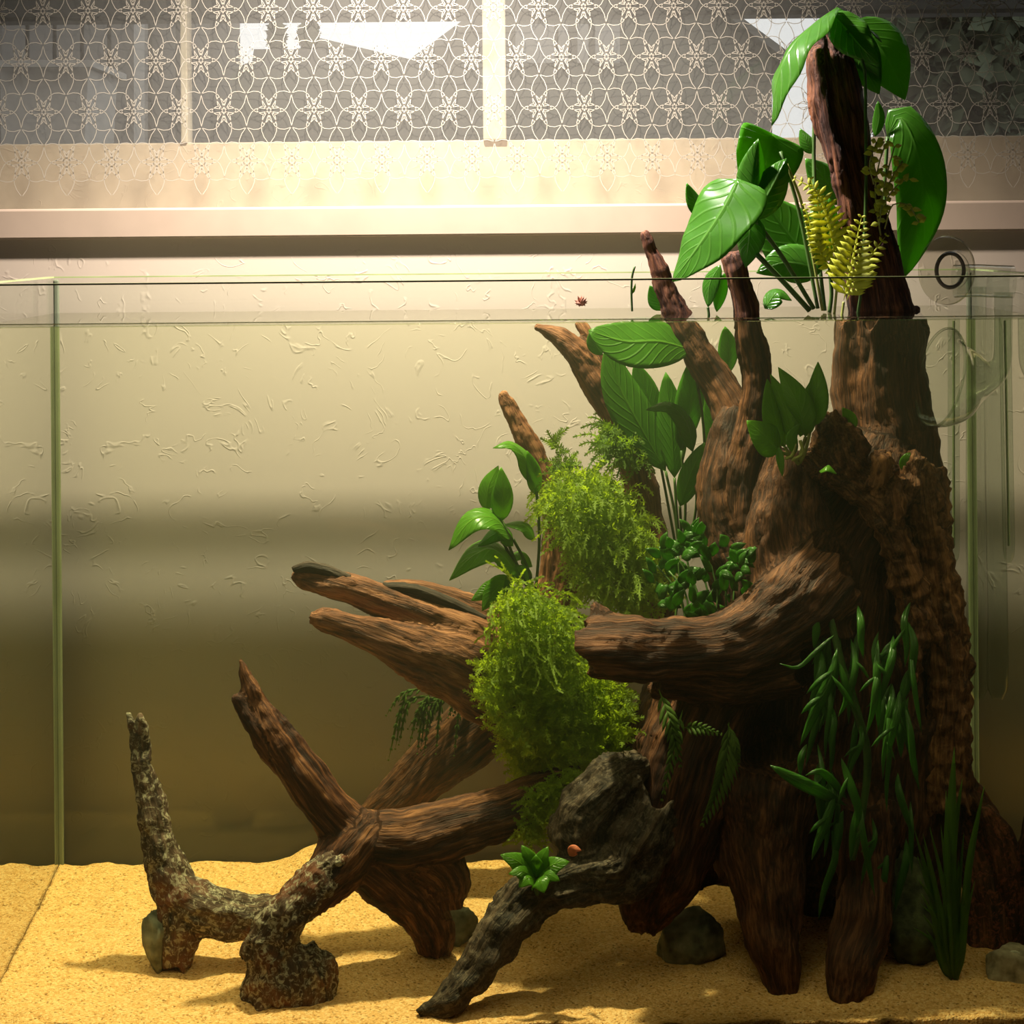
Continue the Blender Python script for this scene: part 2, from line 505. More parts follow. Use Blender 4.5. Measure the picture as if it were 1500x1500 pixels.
M['house'] = simple_mat('house_render', (0.15, 0.145, 0.12), 0.9, noise=0.08, scale=4)
M['house2'] = simple_mat('house_boards', (0.16, 0.15, 0.14), 0.9, noise=0.1, scale=5)
M['roof'] = simple_mat('grey_roof', (0.11, 0.11, 0.105), 0.8, noise=0.2, scale=8)
M['pot'] = simple_mat('grey_planter', (0.13, 0.12, 0.115), 0.8, noise=0.15, scale=12)
M['house_trim'] = simple_mat('pale_house_trim', (0.36, 0.35, 0.33), 0.7, noise=0.05, scale=10)
M['outleaf'] = simple_mat('outdoor_foliage', (0.055, 0.07, 0.035), 0.8, noise=0.3, scale=10)

# ================================================================== ROOM
def struct(name, me, mat, parent=None):
    o = obj(name, me, mat, parent)
    if parent is None: o['kind'] = 'structure'
    return o

RX, RYB, RZ = 1.6, -2.6, 2.4
WT = 0.14
ZS0 = CAM.z                                    # underside of the sill rail
ZS1 = P(750, 300, YWALL - 0.006).z             # top of the sill rail
OX, OZ = 0.95, 2.05                            # window opening half width and head height

def joined_boxes(name, boxes):
    V, F = [], []
    for (x0, x1, y0, y1, z0, z1) in boxes:
        b = len(V)
        V += [(x0,y0,z0),(x1,y0,z0),(x1,y1,z0),(x0,y1,z0),(x0,y0,z1),(x1,y0,z1),(x1,y1,z1),(x0,y1,z1)]
        F += [tuple(b+i for i in f) for f in ((0,3,2,1),(4,5,6,7),(0,1,5,4),(1,2,6,5),(2,3,7,6),(3,0,4,7))]
    return mesh(name, V, F, False)

struct('floor', box_me('floor', -RX, RX, RYB, YWALL, -0.05, 0.0), M['floor'])
struct('ceiling', box_me('ceiling', -RX, RX, RYB, YWALL + WT, RZ, RZ + 0.05), M['room'])
struct('wall_left', box_me('wall_left', -RX - 0.08, -RX, RYB, YWALL, 0, RZ), M['room'])
struct('wall_right', box_me('wall_right', RX, RX + 0.08, RYB, YWALL, 0, RZ), M['room'])
struct('wall_rear', box_me('wall_rear', -RX, RX, RYB - 0.08, RYB, 0, RZ), M['room'])
struct('wall_back', joined_boxes('wall_back', [
    (-RX, RX, YWALL, YWALL + WT, 0, ZS0),
    (-RX, -OX, YWALL, YWALL + WT, ZS0, RZ), (OX, RX, YWALL, YWALL + WT, ZS0, RZ),
    (-OX, OX, YWALL, YWALL + WT, OZ, RZ)]), M['wall'])
# baseboard
struct('baseboard_back', box_me('baseboard_back', -RX, RX, YWALL - 0.012, YWALL, 0, 0.07, 0.002), M['sash'])
# window
YI, YO = YWALL + 0.016, YWALL + 0.085
win = struct('window_1', joined_boxes('window_1', [
    (-OX, -OX + 0.03, YWALL - 0.004, YO + 0.03, ZS1, OZ), (OX - 0.03, OX, YWALL - 0.004, YO + 0.03, ZS1, OZ),
    (-OX, OX, YWALL - 0.004, YO + 0.03, OZ - 0.03, OZ)]), M['sash'])
struct('window_sill', box_me('window_sill', -OX - 0.02, OX + 0.02, YWALL - 0.006, YO + 0.035, ZS0, ZS1, 0.0015), M['sash'], win)
zr = P(750, 205, YO - 0.01).z
struct('sash_rail', box_me('sash_rail', -OX + 0.03, OX - 0.03, YO - 0.01, YO + 0.015, ZS1, zr, 0.001), M['wall'], win)
x0, x1 = P(707, 100, YO - 0.012).x, P(741, 100, YO - 0.012).x
struct('mullion', box_me('mullion', x0, x1, YO - 0.014, YO + 0.015, zr, OZ - 0.03, 0.001), M['bar'], win)
x0, x1 = P(264, 100, YO - 0.012).x, P(274, 100, YO - 0.012).x
struct('glazing_bar', box_me('glazing_bar', x0, x1, YO - 0.012, YO + 0.012, zr, OZ - 0.03, 0.0008), M['bar'], win)
outer = struct('outer_pane', box_me('outer_pane', -OX + 0.03, OX - 0.03, YO + 0.001, YO + 0.004, zr, OZ - 0.03), glass_mat('outer_glass', (0.97, 0.97, 0.97), 1.45, 0.5), win)
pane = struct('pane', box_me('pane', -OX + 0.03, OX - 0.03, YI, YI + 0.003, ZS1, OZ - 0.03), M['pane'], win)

# raised star-lace pattern on the inner pane
def lace():
    g = Geo()
    ax = S(66, YI); ay = S(74, YI)
    org = P(790, 158, YI)
    ky = ay / (ax * math.sqrt(3) / 2)
    hw = S(0.5, YI)
    y = YI - 0.0002
    def strip(pts):
        pts = np.array(pts)
        t = np.gradient(pts, axis=0)
        t /= np.linalg.norm(t, axis=1)[:, None] + 1e-12
        nrm = np.stack([-t[:, 1], t[:, 0]], 1) * hw
        V = []
        for p, q in zip(pts, nrm):
            V.append((p[0] + q[0], y, p[1] + q[1])); V.append((p[0] - q[0], y, p[1] - q[1]))
        F = [(2*i, 2*i+1, 2*i+3, 2*i+2) for i in range(len(pts) - 1)]
        g.add(V, F)
    tt = np.linspace(0.07, 0.985, 6)
    def inside(cx, cz): return -0.62 < cx < 0.62 and ZS1 - 0.01 < cz < 1.52
    petals = []
    for k in range(6):
        a = math.radians(30 + 60 * k)
        petals.append((a, 0.577 * ax, 0.30))
        petals.append((math.radians(60 * k), 0.27 * ax, 0.26))
    for row in range(-3, 8):
        for colm in range(-26, 27):
            cx = org.x + (colm + 0.5 * (row % 2)) * ax
            cz = org.z + row * ay
            if not inside(cx, cz): continue
            for a, L, w in petals:
                for s in (-1, 1):
                    along = tt * L
                    lat = s * w * L * np.sin(math.pi * tt) ** 0.8
                    x = along * math.cos(a) - lat * math.sin(a)
                    z = (along * math.sin(a) + lat * math.cos(a)) * ky
                    pts = np.stack([cx + x, cz + z], 1)
                    if pts[:, 1].min() < ZS1 + 0.0005: continue
                    strip(pts)
    return g.me('lace_pattern', False)
lp = struct('lace_pattern', lace(), M['film'], win)
lp['kind'] = 'stuff'

# ================================================================== OUTDOORS beyond the window
def prism(name, pts, y0, y1, mat, parent=None):
    """outline in photo pixels at depth y0, extruded back to y1"""
    a = [P(x, y, y0) for x, y in pts]
    V = [tuple(p) for p in a] + [(p.x, y1, p.z) for p in a]
    n = len(a)
    F = [tuple(range(n)), tuple(range(2*n - 1, n - 1, -1))] + [(i, i + n, (i + 1) % n + n, (i + 1) % n) for i in range(n)]
    me = mesh(name, V, F, False)
    bm = bmesh.new(); bm.from_mesh(me); bmesh.ops.recalc_face_normals(bm, faces=bm.faces); bm.to_mesh(me); bm.free()
    return obj(name, me, mat, parent)

ground_me = box_me('outdoor_ground', -12, 12, YWALL + WT, 16, -0.3, -0.02)
g0 = obj('outdoor_ground', ground_me, M['roof']); g0['kind'] = 'structure'
# own eave above the window
ev = P(750, 22, 1.0)
eave = obj('roof_eave', joined_boxes('roof_eave', [(-3, 3, YWALL + WT, 1.0, ev.z, ev.z + 0.12), (-3, 3, 0.98, 1.02, ev.z - 0.004, ev.z + 0.14)]), M['roof'])
eave['kind'] = 'structure'
# gabled house
hb = empty('gabled_house', P(885, 1200, 4.0).xyz * 1.0, 'grey gabled neighbour house seen through the patterned window behind the mullion', 'house')
zg = 0.0
def down(px, Y): 
    p = P(px, 200, Y); return p
def house_prism(name, top_pts, y0, y1, mat, parent):
    a = [P(x, y, y0) for x, y in top_pts]
    a = [Vector((a[0].x, y0, -0.02))] + a + [Vector((a[-1].x, y0, -0.02))]
    V = [tuple(p) for p in a] + [(p.x, y1, p.z) for p in a]
    n = len(a)
    F = [tuple(range(n)), tuple(range(2*n - 1, n - 1, -1))] + [(i, i + n, (i + 1) % n + n, (i + 1) % n) for i in range(n)]
    me = mesh(name, V, F, False)
    bm = bmesh.new(); bm.from_mesh(me); bmesh.ops.recalc_face_normals(bm, faces=bm.faces); bm.to_mesh(me); bm.free()
    return obj(name, me, mat, parent)
house_prism('wall', [(640, 65), (885, -112), (1130, 65)], 4.05, 8.0, M['house'], hb)
for nm, q in (('roof_slope', [(598, 88), (885, -122), (885, -108), (605, 96)]), ('roof_slope', [(1172, 88), (885, -122), (885, -108), (1165, 96)])):
    prism(nm, q, 3.95, 8.1, M['roof'], hb)
for x0, x1 in ((755, 812), (818, 832), (846, 862), (872, 908)):
    w = prism('shutter', [(x0, 35), (x1, 35), (x1, 92), (x0, 92)], 4.02, 4.06, M['house_trim'], hb)
# tall house on the other side of the lane
hl = empty('tall_house', Vector((P(150, 200, 3.2).x, 3.2, 0)), 'tall grey boarded neighbour house seen through the window beside the narrow glazing bar', 'house')
house_prism('wall', [(-600, -420), (337, -420)], 3.3, 3.42, M['house2'], hl)
prism('downpipe', [(196, -300), (212, -300), (212, 700), (196, 700)], 3.24, 3.28, M['house_trim'], hl)
for x in (20, 60, 100, 140, 180, 240, 290):
    prism('board', [(x - 17, -300), (x + 17, -300), (x + 17, 700), (x - 17, 700)], 3.285, 3.3, M['house2'], hl)
# lower house far behind
hf = empty('low_house', Vector((P(500, 200, 9).x, 9, 0)), 'low far house whose sloping roof shows against the white sky beyond the planter', 'house')
house_prism('wall', [(330, 102), (470, 62), (600, 92), (700, 92)], 9.0, 12.0, M['roof'], hf)
prism('ridge_cap', [(455, 62), (470, 56), (602, 87), (600, 93), (470, 63)], 8.95, 9.0, M['house'], hf)
# planter with two clipped shrubs, on a garden wall
gw = house_prism('garden_wall', [(340, 98), (640, 98)], 2.5, 2.6, M['house'], None)
gw['kind'] = 'structure'
rnd = random.Random(3)
pt = empty('window_planter', P(418, 98, 2.55), 'grey planter box with two upright shrubs on the garden wall outside the window', 'planter')
prism('box', [(368, 98), (372, 72), (470, 72), (466, 98)], 2.5, 2.62, M['pot'], pt)
def leafcloud(name, cx, cy, rx, ry, Y, dY, cnt, size, mat, parent):
    g = Geo()
    for _ in range(cnt):
        while True:
            u, v, w = rnd.uniform(-1, 1), rnd.uniform(-1, 1), rnd.uniform(-1, 1)
            if u*u + v*v + w*w < 1: break
        c = P(cx + u * rx, cy + v * ry, Y + w * dY)
        a = Vector((rnd.gauss(0, 1), rnd.gauss(0, 1), rnd.gauss(0, 1))).normalized()
        b = a.cross(Vector((rnd.gauss(0, 1), rnd.gauss(0, 1), rnd.gauss(0, 1)))).normalized()
        g.add([c - a * size, c + b * size * .45, c + a * size, c - b * size * .45], [(0, 1, 2, 3)])
    return obj(name, g.me(name, False), mat, parent)
for cx, r in ((405, 12), (452, 14)):
    leafcloud('shrub', cx, 52, r, 26, 2.56, 0.02, 260, 0.012, M['outleaf'], pt)
tr = empty('garden_tree', Vector((P(1390, 100, 3.0).x, 3.0, 0)), 'dark leafy tree outside the window on the far side of the gabled house', 'tree')
V, F = tube_geo(catmull([(*Vector((P(1390, 100, 3.0).x, 3.0, -0.02)), 0.09), (*P(1395, 150, 3.0), 0.07), (*P(1380, 20, 3.0), 0.04)], 12)[:, :3], np.linspace(0.09, 0.04, 12), 8)
obj('trunk', mesh('trunk', V, F), M['roof'], tr)
leafcloud('crown', 1390, 60, 165, 190, 3.0, 0.22, 2600, 0.042, M['outleaf'], tr)
# grey bin by the tall house
bn = empty('garden_bin', P(65, 200, 1.6), 'pale grey tapered tub standing outside against the left part of the window', 'bin')
prism('tub', [(5, 420), (0, 92), (130, 92), (112, 420)], 1.55, 1.75, M['house_trim'], bn)
prism('rim', [(-6, 98), (-6, 88), (136, 88), (136, 98)], 1.53, 1.77, M['house_trim'], bn)
tb = P(60, 420, 1.55).z
obj('post', joined_boxes('post', [(P(40,420,1.6).x, P(80,420,1.6).x, 1.6, 1.7, -0.02, tb)]), M['house_trim'], bn)

# ================================================================== CABINET AND TANK
cb = empty('aquarium_cabinet', (0, TD / 2, 0), 'dark wooden cabinet carrying the aquarium', 'cabinet')
obj('body', box_me('body', -0.31, 0.31, -0.012, TD + 0.012, 0.04, ZBASE - 0.002, 0.002), M['cabinet'], cb)
obj('plinth', box_me('plinth', -0.29, 0.29, 0.01, TD, 0.0, 0.04), M['cabinet'], cb)
for s in (-1, 1):
    d = obj('door', box_me('door', min(s * 0.004, s * 0.3), max(s * 0.004, s * 0.3), -0.028, -0.012, 0.05, ZBASE - 0.012, 0.002), M['cabinet'], cb)
    obj('knob', box_me('knob', s * 0.025 - 0.008, s * 0.025 + 0.008, -0.045, -0.028, 0.52, 0.536, 0.003), M['metal'], d)

aq = empty('aquarium', (0, TD / 2, ZBASE), 'rimless clear glass aquarium with greenish edges in front of the window wall', 'aquarium')
def panel(x0, x1, y0, y1, z0, z1, edge=None):
    p = obj('glass_panel', box_me('glass_panel', x0, x1, y0, y1, z0, z1), M['tank'], aq)
    if edge: obj('rim_edge', box_me('rim_edge', *edge), M['edge'], p)
    return p
e = 0.0009
panel(-TW, TW, 0, GT, ZBASE + GT, ZRIM, (-TW, TW, 0, GT, ZRIM, ZRIM + e))
panel(-TW, TW, TD - GT, TD, ZBASE + GT, ZRIM, (-TW, TW, TD - GT, TD, ZRIM, ZRIM + e))
for s in (-1, 1):
    a, b = sorted((s * TW, s * (TW - GT)))
    panel(a, b, GT, TD - GT, ZBASE + GT, ZRIM, (a, b, GT, TD - GT, ZRIM, ZRIM + e))
obj('base_panel', box_me('base_panel', -TW, TW, 0, TD, ZBASE, ZBASE + GT), M['tank'], aq)
for s in (-1, 1):
    a, b = sorted((s * (TW - GT), s * (TW - GT - 0.0035)))
    obj('silicone_seam', box_me('silicone_seam', a, b, TD - GT - 0.0035, TD - GT, ZBASE + GT, ZRIM - 0.001, 0.001), M['seam'], aq)
# water body: a closed box, top face and side faces with their own surface
wi = 0.0006
me = box_me('water', -TW + GT + wi, TW - GT - wi, GT + wi, TD - GT - wi, ZBASE + GT + wi, ZW)
me.materials.append(M['water_side']); me.materials.append(M['water_top'])
for p in me.polygons: p.material_index = 1 if p.normal.z > 0.5 else 0
water = tag(obj('water', me, None), 'clear faintly green water filling the aquarium', 'water', kind='stuff')
# meniscus along the front glass
g = Geo()
ms_h = 0.0017
xs = np.linspace(-TW + GT + wi, TW - GT - wi, 40)
V = []
for x in xs: V += [(x, GT + 0.0001, ZW + ms_h), (x, GT + 0.0001, ZW - 0.0006), (x, GT + 0.0022, ZW + 0.00002)]
F = []
for i in range(39):
    for j in range(3):
        a, b = 3*i + j, 3*i + (j + 1) % 3
        F.append((a, b, b + 3, a + 3))
F += [(0, 2, 1), (3*39, 3*39 + 1, 3*39 + 2)]
obj('meniscus', mesh('meniscus', V, F), M['meniscus'], water)

# ------------------------------------------------------------------ sand
def sand_z(x, y):
    x = np.asarray(x, dtype=float); y = np.asarray(y, dtype=float)
    t = np.clip((y - 0.006) / 0.22, 0, 1)
    z = 0.8212 + 0.0275 * t
    q = np.stack([x.ravel() * 14, y.ravel() * 14, np.full(x.size, 0.5)], 1)
    z = z + 0.0042 * fbm(q, 3).reshape(x.shape)
    q = np.stack([x.ravel() * 60, y.ravel() * 60, np.full(x.size, 3.5)], 1)
    z = z + 0.0026 * fbm(q, 3).reshape(x.shape)
    z = z + 0.013 * np.exp(-((x + 0.125) / 0.022) ** 2 - ((y - 0.215) / 0.03) ** 2)
    z = z + 0.007 * np.exp(-((x - 0.235) / 0.05) ** 2 - ((y - 0.05) / 0.035) ** 2)
    z = z + 0.016 * np.exp(-((x - 0.30) / 0.03) ** 2 - ((y - 0.19) / 0.06) ** 2)
    return z
def sz(x, y): return float(sand_z(np.array([x]), np.array([y]))[0])
NX, NY = 300, 120
gx = np.linspace(-TW + GT + 0.001, TW - GT - 0.001, NX); gy = np.linspace(GT + 0.001, TD - GT - 0.001, NY)
XX, YY = np.meshgrid(gx, gy)
ZZ = sand_z(XX, YY)
V = np.stack([XX.ravel(), YY.ravel(), ZZ.ravel()], 1)
F = []
for j in range(NY - 1):
    for i in range(NX - 1):
        a = j * NX + i
        F.append((a, a + 1, a + NX + 1, a + NX))
ring = [i for i in range(NX)] + [j * NX + NX - 1 for j in range(1, NY)] + [(NY - 1) * NX + i for i in range(NX - 2, -1, -1)] + [j * NX for j in range(NY - 2, 0, -1)]
nb = len(V)
VB = V[ring].copy(); VB[:, 2] = ZBASE + GT + 0.001
V = np.concatenate([V, VB])
m_ = len(ring)
for i in range(m_):
    a, b = ring[i], ring[(i + 1) % m_]
    F.append((b, a, nb + i, nb + (i + 1) % m_))
F.append(tuple(nb + i for i in range(m_ - 1, -1, -1)))
tag(obj('sand', mesh('sand', V, F), M['sand']), 'coarse yellow sand covering the aquarium bottom', 'sand', kind='stuff')

def ground(px, py):
    """where the ray through a pixel meets the sand"""
    for Y in np.linspace(GT + 0.002, TD - GT - 0.002, 300):
        p = P(px, py, Y)
        if p.z <= sz(p.x, p.y) + 0.0004: return p
    return P(px, py, TD - 0.01)

# ================================================================== LAMP over the tank
def pendant(LPOS, power, cone, blend, label):
    lp_ = empty('pendant_lamp', (LPOS.x, LPOS.y, LPOS.z), label, 'lamp')
    prof = [(0.012, 0.085), (0.016, 0.08), (0.02, 0.05), (0.034, 0.03), (0.05, 0.0), (0.048, 0.0), (0.032, 0.028), (0.018, 0.046)]
    V, F = [], []
    sg = 32
    for r, z in prof:
        for k in range(sg):
            a = 2 * math.pi * k / sg
            V.append((LPOS.x + r * math.cos(a), LPOS.y + r * math.sin(a), LPOS.z + z))
    for i in range(len(prof) - 1):
        for k in range(sg):
            F.append((i*sg + k, i*sg + (k+1) % sg, (i+1)*sg + (k+1) % sg, (i+1)*sg + k))
    obj('shade', mesh('shade', V, F), M['metal'], lp_)
    V, F = tube_geo(np.array([(LPOS.x, LPOS.y, z) for z in np.linspace(LPOS.z + 0.08, RZ - 0.02, 8)]), np.full(8, 0.0025), 8)
    obj('cord', mesh('cord', V, F), M['metal'], lp_)
    obj('ceiling_rose', box_me('ceiling_rose', LPOS.x - 0.04, LPOS.x + 0.04, LPOS.y - 0.04, LPOS.y + 0.04, RZ - 0.025, RZ, 0.006), M['metal'], lp_)
    V, F = tube_geo(np.array([(LPOS.x, LPOS.y, LPOS.z + z) for z in (0.05, 0.044, 0.036, 0.030)]), np.array([0.008, 0.011, 0.012, 0.010]), 20)
    obj('bulb', mesh('bulb', V, F), simple_mat('frosted_bulb', (0.85, 0.83, 0.78), 0.4), lp_)
    sd = bpy.data.lights.new('aquarium_lamp_offscreen', 'SPOT')
    sd.energy = power
    sd.color = (1.0, 0.895, 0.82)
    sd.spot_size = math.radians(cone)
    sd.spot_blend = blend
    sd.shadow_soft_size = 0.014
    so = bpy.data.objects.new('aquarium_lamp_offscreen', sd)
    C.objects.link(so)
    so.location = LPOS + Vector((0, 0, 0.012))
    so.parent = lp_
    so.matrix_parent_inverse = lp_.matrix_world.inverted()
pendant(LAMP_POS, LAMP_POWER, 122, 0.9, 'black pendant lamp hanging over the aquarium')

# ================================================================== DRIFTWOOD
def wood(name, tubes, mat, voxel=0.0018, ridge=0.0016, lump=0.0022, parent=None, lumpf=55, flat=None):
    """tubes: lists of (px, py, Y, r_px[, depth scale]); united into one skin, then grained"""
    g = Geo()
    cl = []
    rs = np.random.RandomState(len(name) + len(tubes[0]))
    for tb in tubes:
        a = []
        for q in tb:
            x, y, Y, r = q[:4]
            a.append((*P(x, y, Y), S(r, Y), q[4] if len(q) > 4 else 0.85))
        L = sum(math.dist(a[i][:3], a[i+1][:3]) for i in range(len(a) - 1))
        n = max(8, int(L / 0.003))
        s = catmull(a, n)
        c = s[:, :3]; r = np.maximum(s[:, 3], 0.0008); fl = s[:, 4]
        T, N, B = frames(c)
        # use a frame whose second axis is depth-like, so a tube can be flattened in depth
        D = np.tile(np.array([0.0, 1.0, 0.0]), (n, 1))
        D = D - (D * T).sum(1)[:, None] * T
        ln = np.linalg.norm(D, axis=1)
        bad = ln < 0.25
        D = D / (ln[:, None] + 1e-9)
        D[bad] = B[bad]
        Nn = np.cross(D, T)
        seg = 26
        ang = np.linspace(0, 2 * math.pi, seg, endpoint=False)
        ph = rs.uniform(0, 50)
        q = np.stack([np.cos(ang)[None, :] * 1.3 + 0 * r[:, None], np.sin(ang)[None, :] * 1.3 + 0 * r[:, None], np.cumsum(np.full(n, L / n))[:, None] * 16 + ph + 0 * ang[None, :]], -1).reshape(-1, 3)
        k = (1 + 0.22 * fbm(q, 3)).reshape(n, seg)
        # blunt ragged ends
        V = c[:, None, :] + (r[:, None] * k)[:, :, None] * (np.cos(ang)[None, :, None] * Nn[:, None, :] + (fl[:, None] * np.sin(ang)[None, :])[:, :, None] * D[:, None, :])
        endj = 0.35 * r[[0, -1]][:, None] * rs.uniform(-1, 1, (2, seg))
        V[0] += endj[0][:, None] * T[0]; V[-1] += endj[1][:, None] * T[-1]
        V = V.reshape(-1, 3)
        F = []
        for i in range(n - 1):
            for j in range(seg):
                A_, B_ = i * seg + j, i * seg + (j + 1) % seg
                F.append((A_, B_, B_ + seg, A_ + seg))
        V = np.concatenate([V, [c[0]], [c[-1]]])
        for j in range(seg):
            F.append((n * seg, (j + 1) % seg, j))
            F.append((n * seg + 1, (n - 1) * seg + j, (n - 1) * seg + (j + 1) % seg))
        g.add(V, F)
        cl.append((c, r, T, Nn, D, np.linspace(0, L, n) + ph * 0.1))
    me0 = g.me(name + '_raw')
    bm = bmesh.new(); bm.from_mesh(me0); bmesh.ops.recalc_face_normals(bm, faces=bm.faces); bm.to_mesh(me0); bm.free()
    tmp = bpy.data.objects.new('tmp', me0); C.objects.link(tmp)
    md = tmp.modifiers.new('r', 'REMESH'); md.mode = 'VOXEL'; md.voxel_size = voxel; md.use_smooth_shade = True
    md2 = tmp.modifiers.new('s', 'SMOOTH'); md2.iterations = 3; md2.factor = 0.5
    dg = bpy.context.evaluated_depsgraph_get()
    me = bpy.data.meshes.new_from_object(tmp.evaluated_get(dg))
    bpy.data.objects.remove(tmp, do_unlink=True); bpy.data.meshes.remove(me0)
    me.name = name
    nv = len(me.vertices)
    co = np.empty(nv * 3); me.vertices.foreach_get('co', co); co = co.reshape(-1, 3)
    no = np.empty(nv * 3); me.vertices.foreach_get('normal', no); no = no.reshape(-1, 3)
    best = np.full(nv, 1e9); gr = np.zeros((nv, 3))
    for c, r, T, Nn, D, s in cl:
        for k0 in range(0, nv, 20000):
            sl = slice(k0, min(nv, k0 + 20000))
            d2 = ((co[sl, None, :] - c[None, :, :]) ** 2).sum(-1)
            i = d2.argmin(1)
            dist = np.sqrt(d2[np.arange(len(i)), i]) / r[i]
            d = co[sl] - c[i]
            loc = np.stack([(d * Nn[i]).sum(1), (d * D[i]).sum(1), s[i] + (d * T[i]).sum(1)], 1)
            upd = dist < best[sl]
            best[sl] = np.where(upd, dist, best[sl])
            gr[sl] = np.where(upd[:, None], loc, gr[sl])
    w = 1 - 2 * np.abs(fbm(gr * np.array([150, 150, 13]) + 0.35 * fbm(co * 60, 2)[:, None], 4, 0.6))
    w = w * np.clip(0.55 + 1.4 * fbm(co * 35 + 5, 2), 0.1, 1.3)
    h = ridge * (w - 0.55) + lump * fbm(co * lumpf, 3)
    co = co + no * h[:, None]
    me.vertices.foreach_set('co', co.ravel())
    at = me.attributes.new('grain', 'FLOAT_VECTOR', 'POINT')
    at.data.foreach_set('vector', gr.ravel())
    me.materials.clear(); me.materials.append(mat)
    me.polygons.foreach_set('use_smooth', [True] * len(me.polygons))
    me.update()
    return obj(name, me, None, parent)

# --- the great stump with its roots, column and side limb (one piece of wood)
st = empty('driftwood_stump', Vector((P(1190, 1300, 0.11).x, 0.11, sz(0.16, 0.11))),
           'massive dark driftwood stump with spreading roots and a tall column rising out of the water', 'driftwood')
wood('trunk', [
    # body
    [(1300, 640, .135, 70), (1265, 720, .13, 105), (1220, 800, .13, 130, .75), (1200, 900, .13, 150, .72), (1200, 1000, .13, 185, .62), (1190, 1100, .13, 205, .56), (1180, 1200, .125, 195, .56), (1170, 1290, .12, 150, .6)],
    [(1290, 470, .135, 72, .7), (1292, 560, .135, 74, .7), (1300, 650, .135, 72, .8), (1300, 760, .135, 80)],
    # left upper lobe with folded face
    [(1078, 600, .115, 24), (1068, 660, .11, 34), (1062, 730, .105, 44), (1085, 790, .105, 60), (1120, 860, .10, 85), (1150, 950, .10, 100)],
    [(1160, 660, .095, 40), (1150, 740, .09, 62), (1160, 830, .085, 80), (1170, 930, .09, 100)],
    # left lower lobe, wedge pointing down
    [(1060, 980, .09, 80), (1020, 1080, .085, 85), (990, 1180, .08, 80), (965, 1270, .075, 70), (945, 1330, .07, 45), (940, 1366, .068, 22)],
    # side limb with a cut end
    [(1200, 840, .075, 75), (1150, 895, .06, 66), (1090, 935, .05, 52), (1030, 948, .045, 44), (965, 950, .043, 46), (905, 945, .045, 52), (862, 945, .05, 48)],
    [(1150, 960, .07, 70), (1050, 985, .06, 50), (960, 985, .055, 36)],
    [(866, 882, .05, 6), (880, 900, .05, 15), (900, 930, .047, 30)],
    [(1010, 1000, .115, 60), (965, 1070, .115, 48), (945, 1130, .11, 46), (940, 1190, .10, 50)],
    # legs
    [(1120, 1120, .085, 90), (1118, 1220, .075, 72), (1125, 1300, .062, 54), (1135, 1380, .052, 40), (1142, 1430, .045, 32), (1146, 1464, .042, 24)],
    [(1265, 1180, .08, 60), (1272, 1270, .066, 44), (1268, 1340, .055, 42), (1250, 1395, .045, 44), (1243, 1440, .036, 36), (1240, 1484, .030, 20)],
    [(1340, 1050, .12, 75), (1352, 1150, .12, 70), (1350, 1250, .115, 55), (1335, 1340, .105, 45), (1335, 1400, .10, 35)],
    [(1290, 1100, .15, 90), (1230, 1250, .16, 80), (1180, 1360, .165, 60)],
], M['wood'], voxel=0.0021, ridge=0.0022, lump=0.004, parent=st, lumpf=42)
wood('front_root', [
    # front root running down to the sand
    [(948, 1118, .07, 16), (915, 1135, .06, 32), (880, 1165, .055, 42), (850, 1205, .052, 45), (850, 1250, .052, 38)],
    [(960, 1180, .07, 60), (930, 1230, .062, 70), (900, 1270, .055, 58), (845, 1285, .046, 42), (785, 1308, .040, 40), (745, 1348, .034, 38), (712, 1400, .028, 32), (682, 1440, .024, 28), (648, 1470, .020, 22), (612, 1490, .017, 12)],
], M['wood_grey'], voxel=0.0016, ridge=0.0028, lump=0.004, parent=st, lumpf=70)
wood('column', [
    [(1208, 50, .132, 24, .6), (1216, 90, .132, 38, .6), (1227, 150, .132, 43, .6), (1242, 220, .132, 41, .6), (1260, 300, .132, 37, .7), (1276, 370, .132, 40, .8), (1288, 440, .132, 48, .8), (1292, 500, .134, 62, .8)],
    [(1198, 70, .125, 10, .8), (1210, 160, .122, 14, .8), (1232, 260, .122, 15, .8), (1248, 360, .122, 16, .8), (1262, 460, .124, 20)],
], M['wood'], voxel=0.0013, ridge=0.003, lump=0.0012, parent=st)
